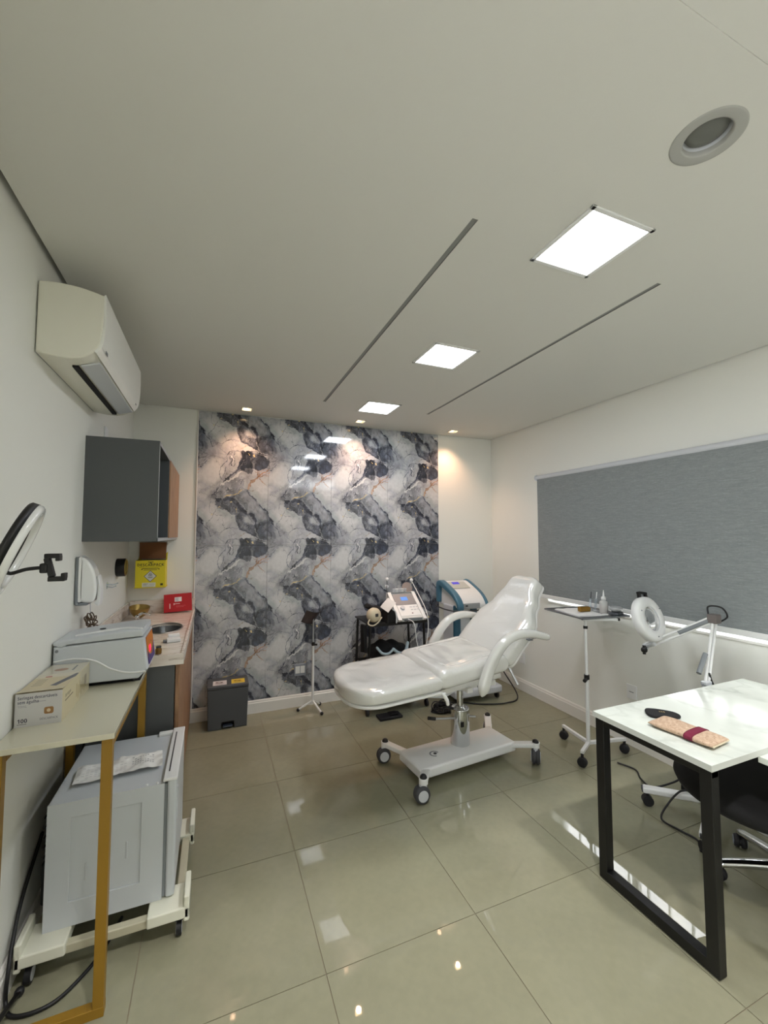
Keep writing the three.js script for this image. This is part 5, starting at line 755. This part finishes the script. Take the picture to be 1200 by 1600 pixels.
// ---------------------------------------------------------------- marble desk, stool and what lies on the desk
{
  const x0 = 1.585, x1 = 2.70, z0 = -1.416, z1 = -0.935, y = 0.705, t = thing('marble_desk', 'white marble topped corner desk on a black steel frame', 'desk', [x0, 0, z1]), X = x1 - x0, Z = z1 - z0, S = 0.04;
  mesh('desk_top', uvMetres(rb(X, 0.022, Z, 0.001, X / 2, y - 0.011, -Z / 2)), M.desk, t); mesh('return_top', uvMetres(rb(X - 0.275, 0.022, 1.0, 0.001, 0.275 + (X - 0.275) / 2, y - 0.0335, 0.5 - 0.004)), M.desk, t);
  mesh('edge_band', mg(bx(0.001, 0.022, Z, -0.0006, y - 0.011, -Z / 2), bx(X, 0.022, 0.001, X / 2, y - 0.011, 0.0006)), M.deskEdge, t);
  const h = y - 0.022;
  for (const x of [0.028]) { for (const z of [-0.026, -Z + 0.026]) mesh('leg', rb(S, h - S - 0.002, S, 0.002, x, (h + S) / 2 - 0.001, z), M.blackSteel, t); mesh('floor_bar', rb(S, S, Z - 0.012, 0.002, x, S / 2 + 0.004, -Z / 2), M.blackSteel, t); mesh('top_bar', rb(S * 0.9, S * 0.7, Z - 0.012, 0.002, x, h - S * 0.35, -Z / 2), M.blackSteel, t); }
  mesh('back_rail', rb(X - 0.1, 0.03, 0.03, 0.002, X / 2, h - 0.016, -Z + 0.03), M.blackSteel, t); mesh('foot_pad', mg([[0.028, -0.05], [0.028, -Z + 0.05]].map(([x, z]) => cy(0.014, 0.008, x, 0.004, z, 14))), M.rubber, t);
  mesh('leg', rb(S, h, S, 0.002, X - 0.03, h / 2, -0.06), M.blackSteel, t);
  for (const x of [0.32, X - 0.03]) mesh('leg', rb(S, h - 0.02, S, 0.002, x, (h - 0.02) / 2, 0.95), M.blackSteel, t);
}
{
  const t = thing('black_stool', 'black padded swivel seat on a chrome star base under the desk', 'stool', [2.26, 0, -1.03]);
  mesh('seat', lathe([[0, 0.40], [0.25, 0.40], [0.275, 0.41], [0.285, 0.435], [0.28, 0.462], [0.25, 0.485], [0.12, 0.492], [0, 0.492]], 64).scale(1.08, 1, 1.08).translate(-0.125, 0, -0.035), M.blackFabric, t); mesh('seat_plate', cy(0.11, 0.02, 0, 0.39, 0, 24), M.black, t);
  mesh('gas_lift', mg(rod([0, 0.12, 0], [0, 0.39, 0], 0.02, 24)), M.black, t); mesh('hub', lathe([[0, 0.075], [0.035, 0.075], [0.038, 0.12], [0.028, 0.135], [0, 0.135]], 28), M.chrome, t);
  for (let k = 0; k < 5; k++) {
    const a = (-68 + k * 72) * Math.PI / 180, R = 0.27, c = Math.cos(a), s = Math.sin(a), arm = mesh('base_arm', pad(Array.from({ length: 16 }, (_, i) => { const q = i / 15; return { x: q * R, y: 0.112 - 0.022 * q - 0.02 * q * q, nx: 0, ny: 1, w: 0.026 - 0.007 * q, t: 0.02 - 0.005 * q }; }), { p: 2.2, m: 20 }).rotateY(-a), M.chrome, t);
    const w = mesh('castor', mg(lathe([[0.008, -0.024], [0.024, -0.024], [0.028, -0.016], [0.028, -0.005], [0.02, -0.004], [0.02, 0.004], [0.028, 0.005], [0.028, 0.016], [0.024, 0.024], [0.008, 0.024]], 26).rotateX(Math.PI / 2).rotateY(0.6 + k).translate(c * R, 0.028, s * R), cy(0.007, 0.03, c * R, 0.062, s * R, 12)), M.rubber, arm); for (const q of [-1, 1]) mesh('wheel_ring', new THREE.TorusGeometry(0.017, 0.003, 6, 20).translate(0, 0, q * 0.0245).rotateY(0.6 + k).translate(c * R, 0.028, s * R), M.grey, w);
  }
}
{
  const t = thing('cork_pouch', 'tan cork pouch with a wine red strap on the marble desk', 'pouch', [1.742, 0.706, -1.112], 0.1);
  const st = Array.from({ length: 40 }, (_, i) => { const a = i / 39, e = Math.pow(Math.max(0.0, Math.sin(Math.PI * (0.012 + 0.976 * a))), 0.28); return { x: -0.113 + 0.226 * a, y: 0.014, nx: 0, ny: 1, w: 0.062 * (0.97 + 0.03 * Math.sin(a * 9)), t: 0.0145 * e * (1 - 0.22 * Math.exp(-Math.pow((a - 0.62) / 0.09, 2))) }; });
  mesh('pouch_body', uvMetres(pad(st, { p: 3, wob: 0.004 })).rotateY(-Math.PI / 2), M.cork, t); mesh('end_seam', mg(rb(0.118, 0.004, 0.008, 0.001, 0, 0.012, 0.113), rb(0.118, 0.004, 0.008, 0.001, 0, 0.012, -0.113)), M.beige, t);
  const ss = Array.from({ length: 10 }, (_, i) => ({ x: 0.018 + 0.03 * i / 9, y: 0.0142, nx: 0, ny: 1, w: 0.0645, t: 0.0148 })); mesh('strap', pad(ss, { p: 3 }).rotateY(-Math.PI / 2), M.wine, t);
}
{
  const t = thing('black_eye_mask', 'black curved eye mask with a small gold emblem beside the pouch', 'eye mask', [1.822, 0.7055, -1.262], -0.72);
  const o = smoothPts([[-0.068, -0.008], [-0.062, 0.022], [-0.03, 0.03], [0.02, 0.028], [0.055, 0.02], [0.07, 0.002], [0.06, -0.012], [0.025, -0.02], [0.0, -0.018], [-0.03, -0.028], [-0.055, -0.026]], 60, true);
  mesh('mask_body', ext(o.map(([a, b]) => [a * 0.95, b * 1.5]), 0.012, 0.004, 3).rotateX(-Math.PI / 2).translate(0, 0.006, 0), M.blackMatt, t); mesh('gold_emblem', mg([-1, 0, 1].map((k) => rb(0.005, 0.001, 0.014, 0.0004, k * 0.008, 0.0125, -0.012))), M.goldBowl, t);
}
renderer.render(scene, camera);
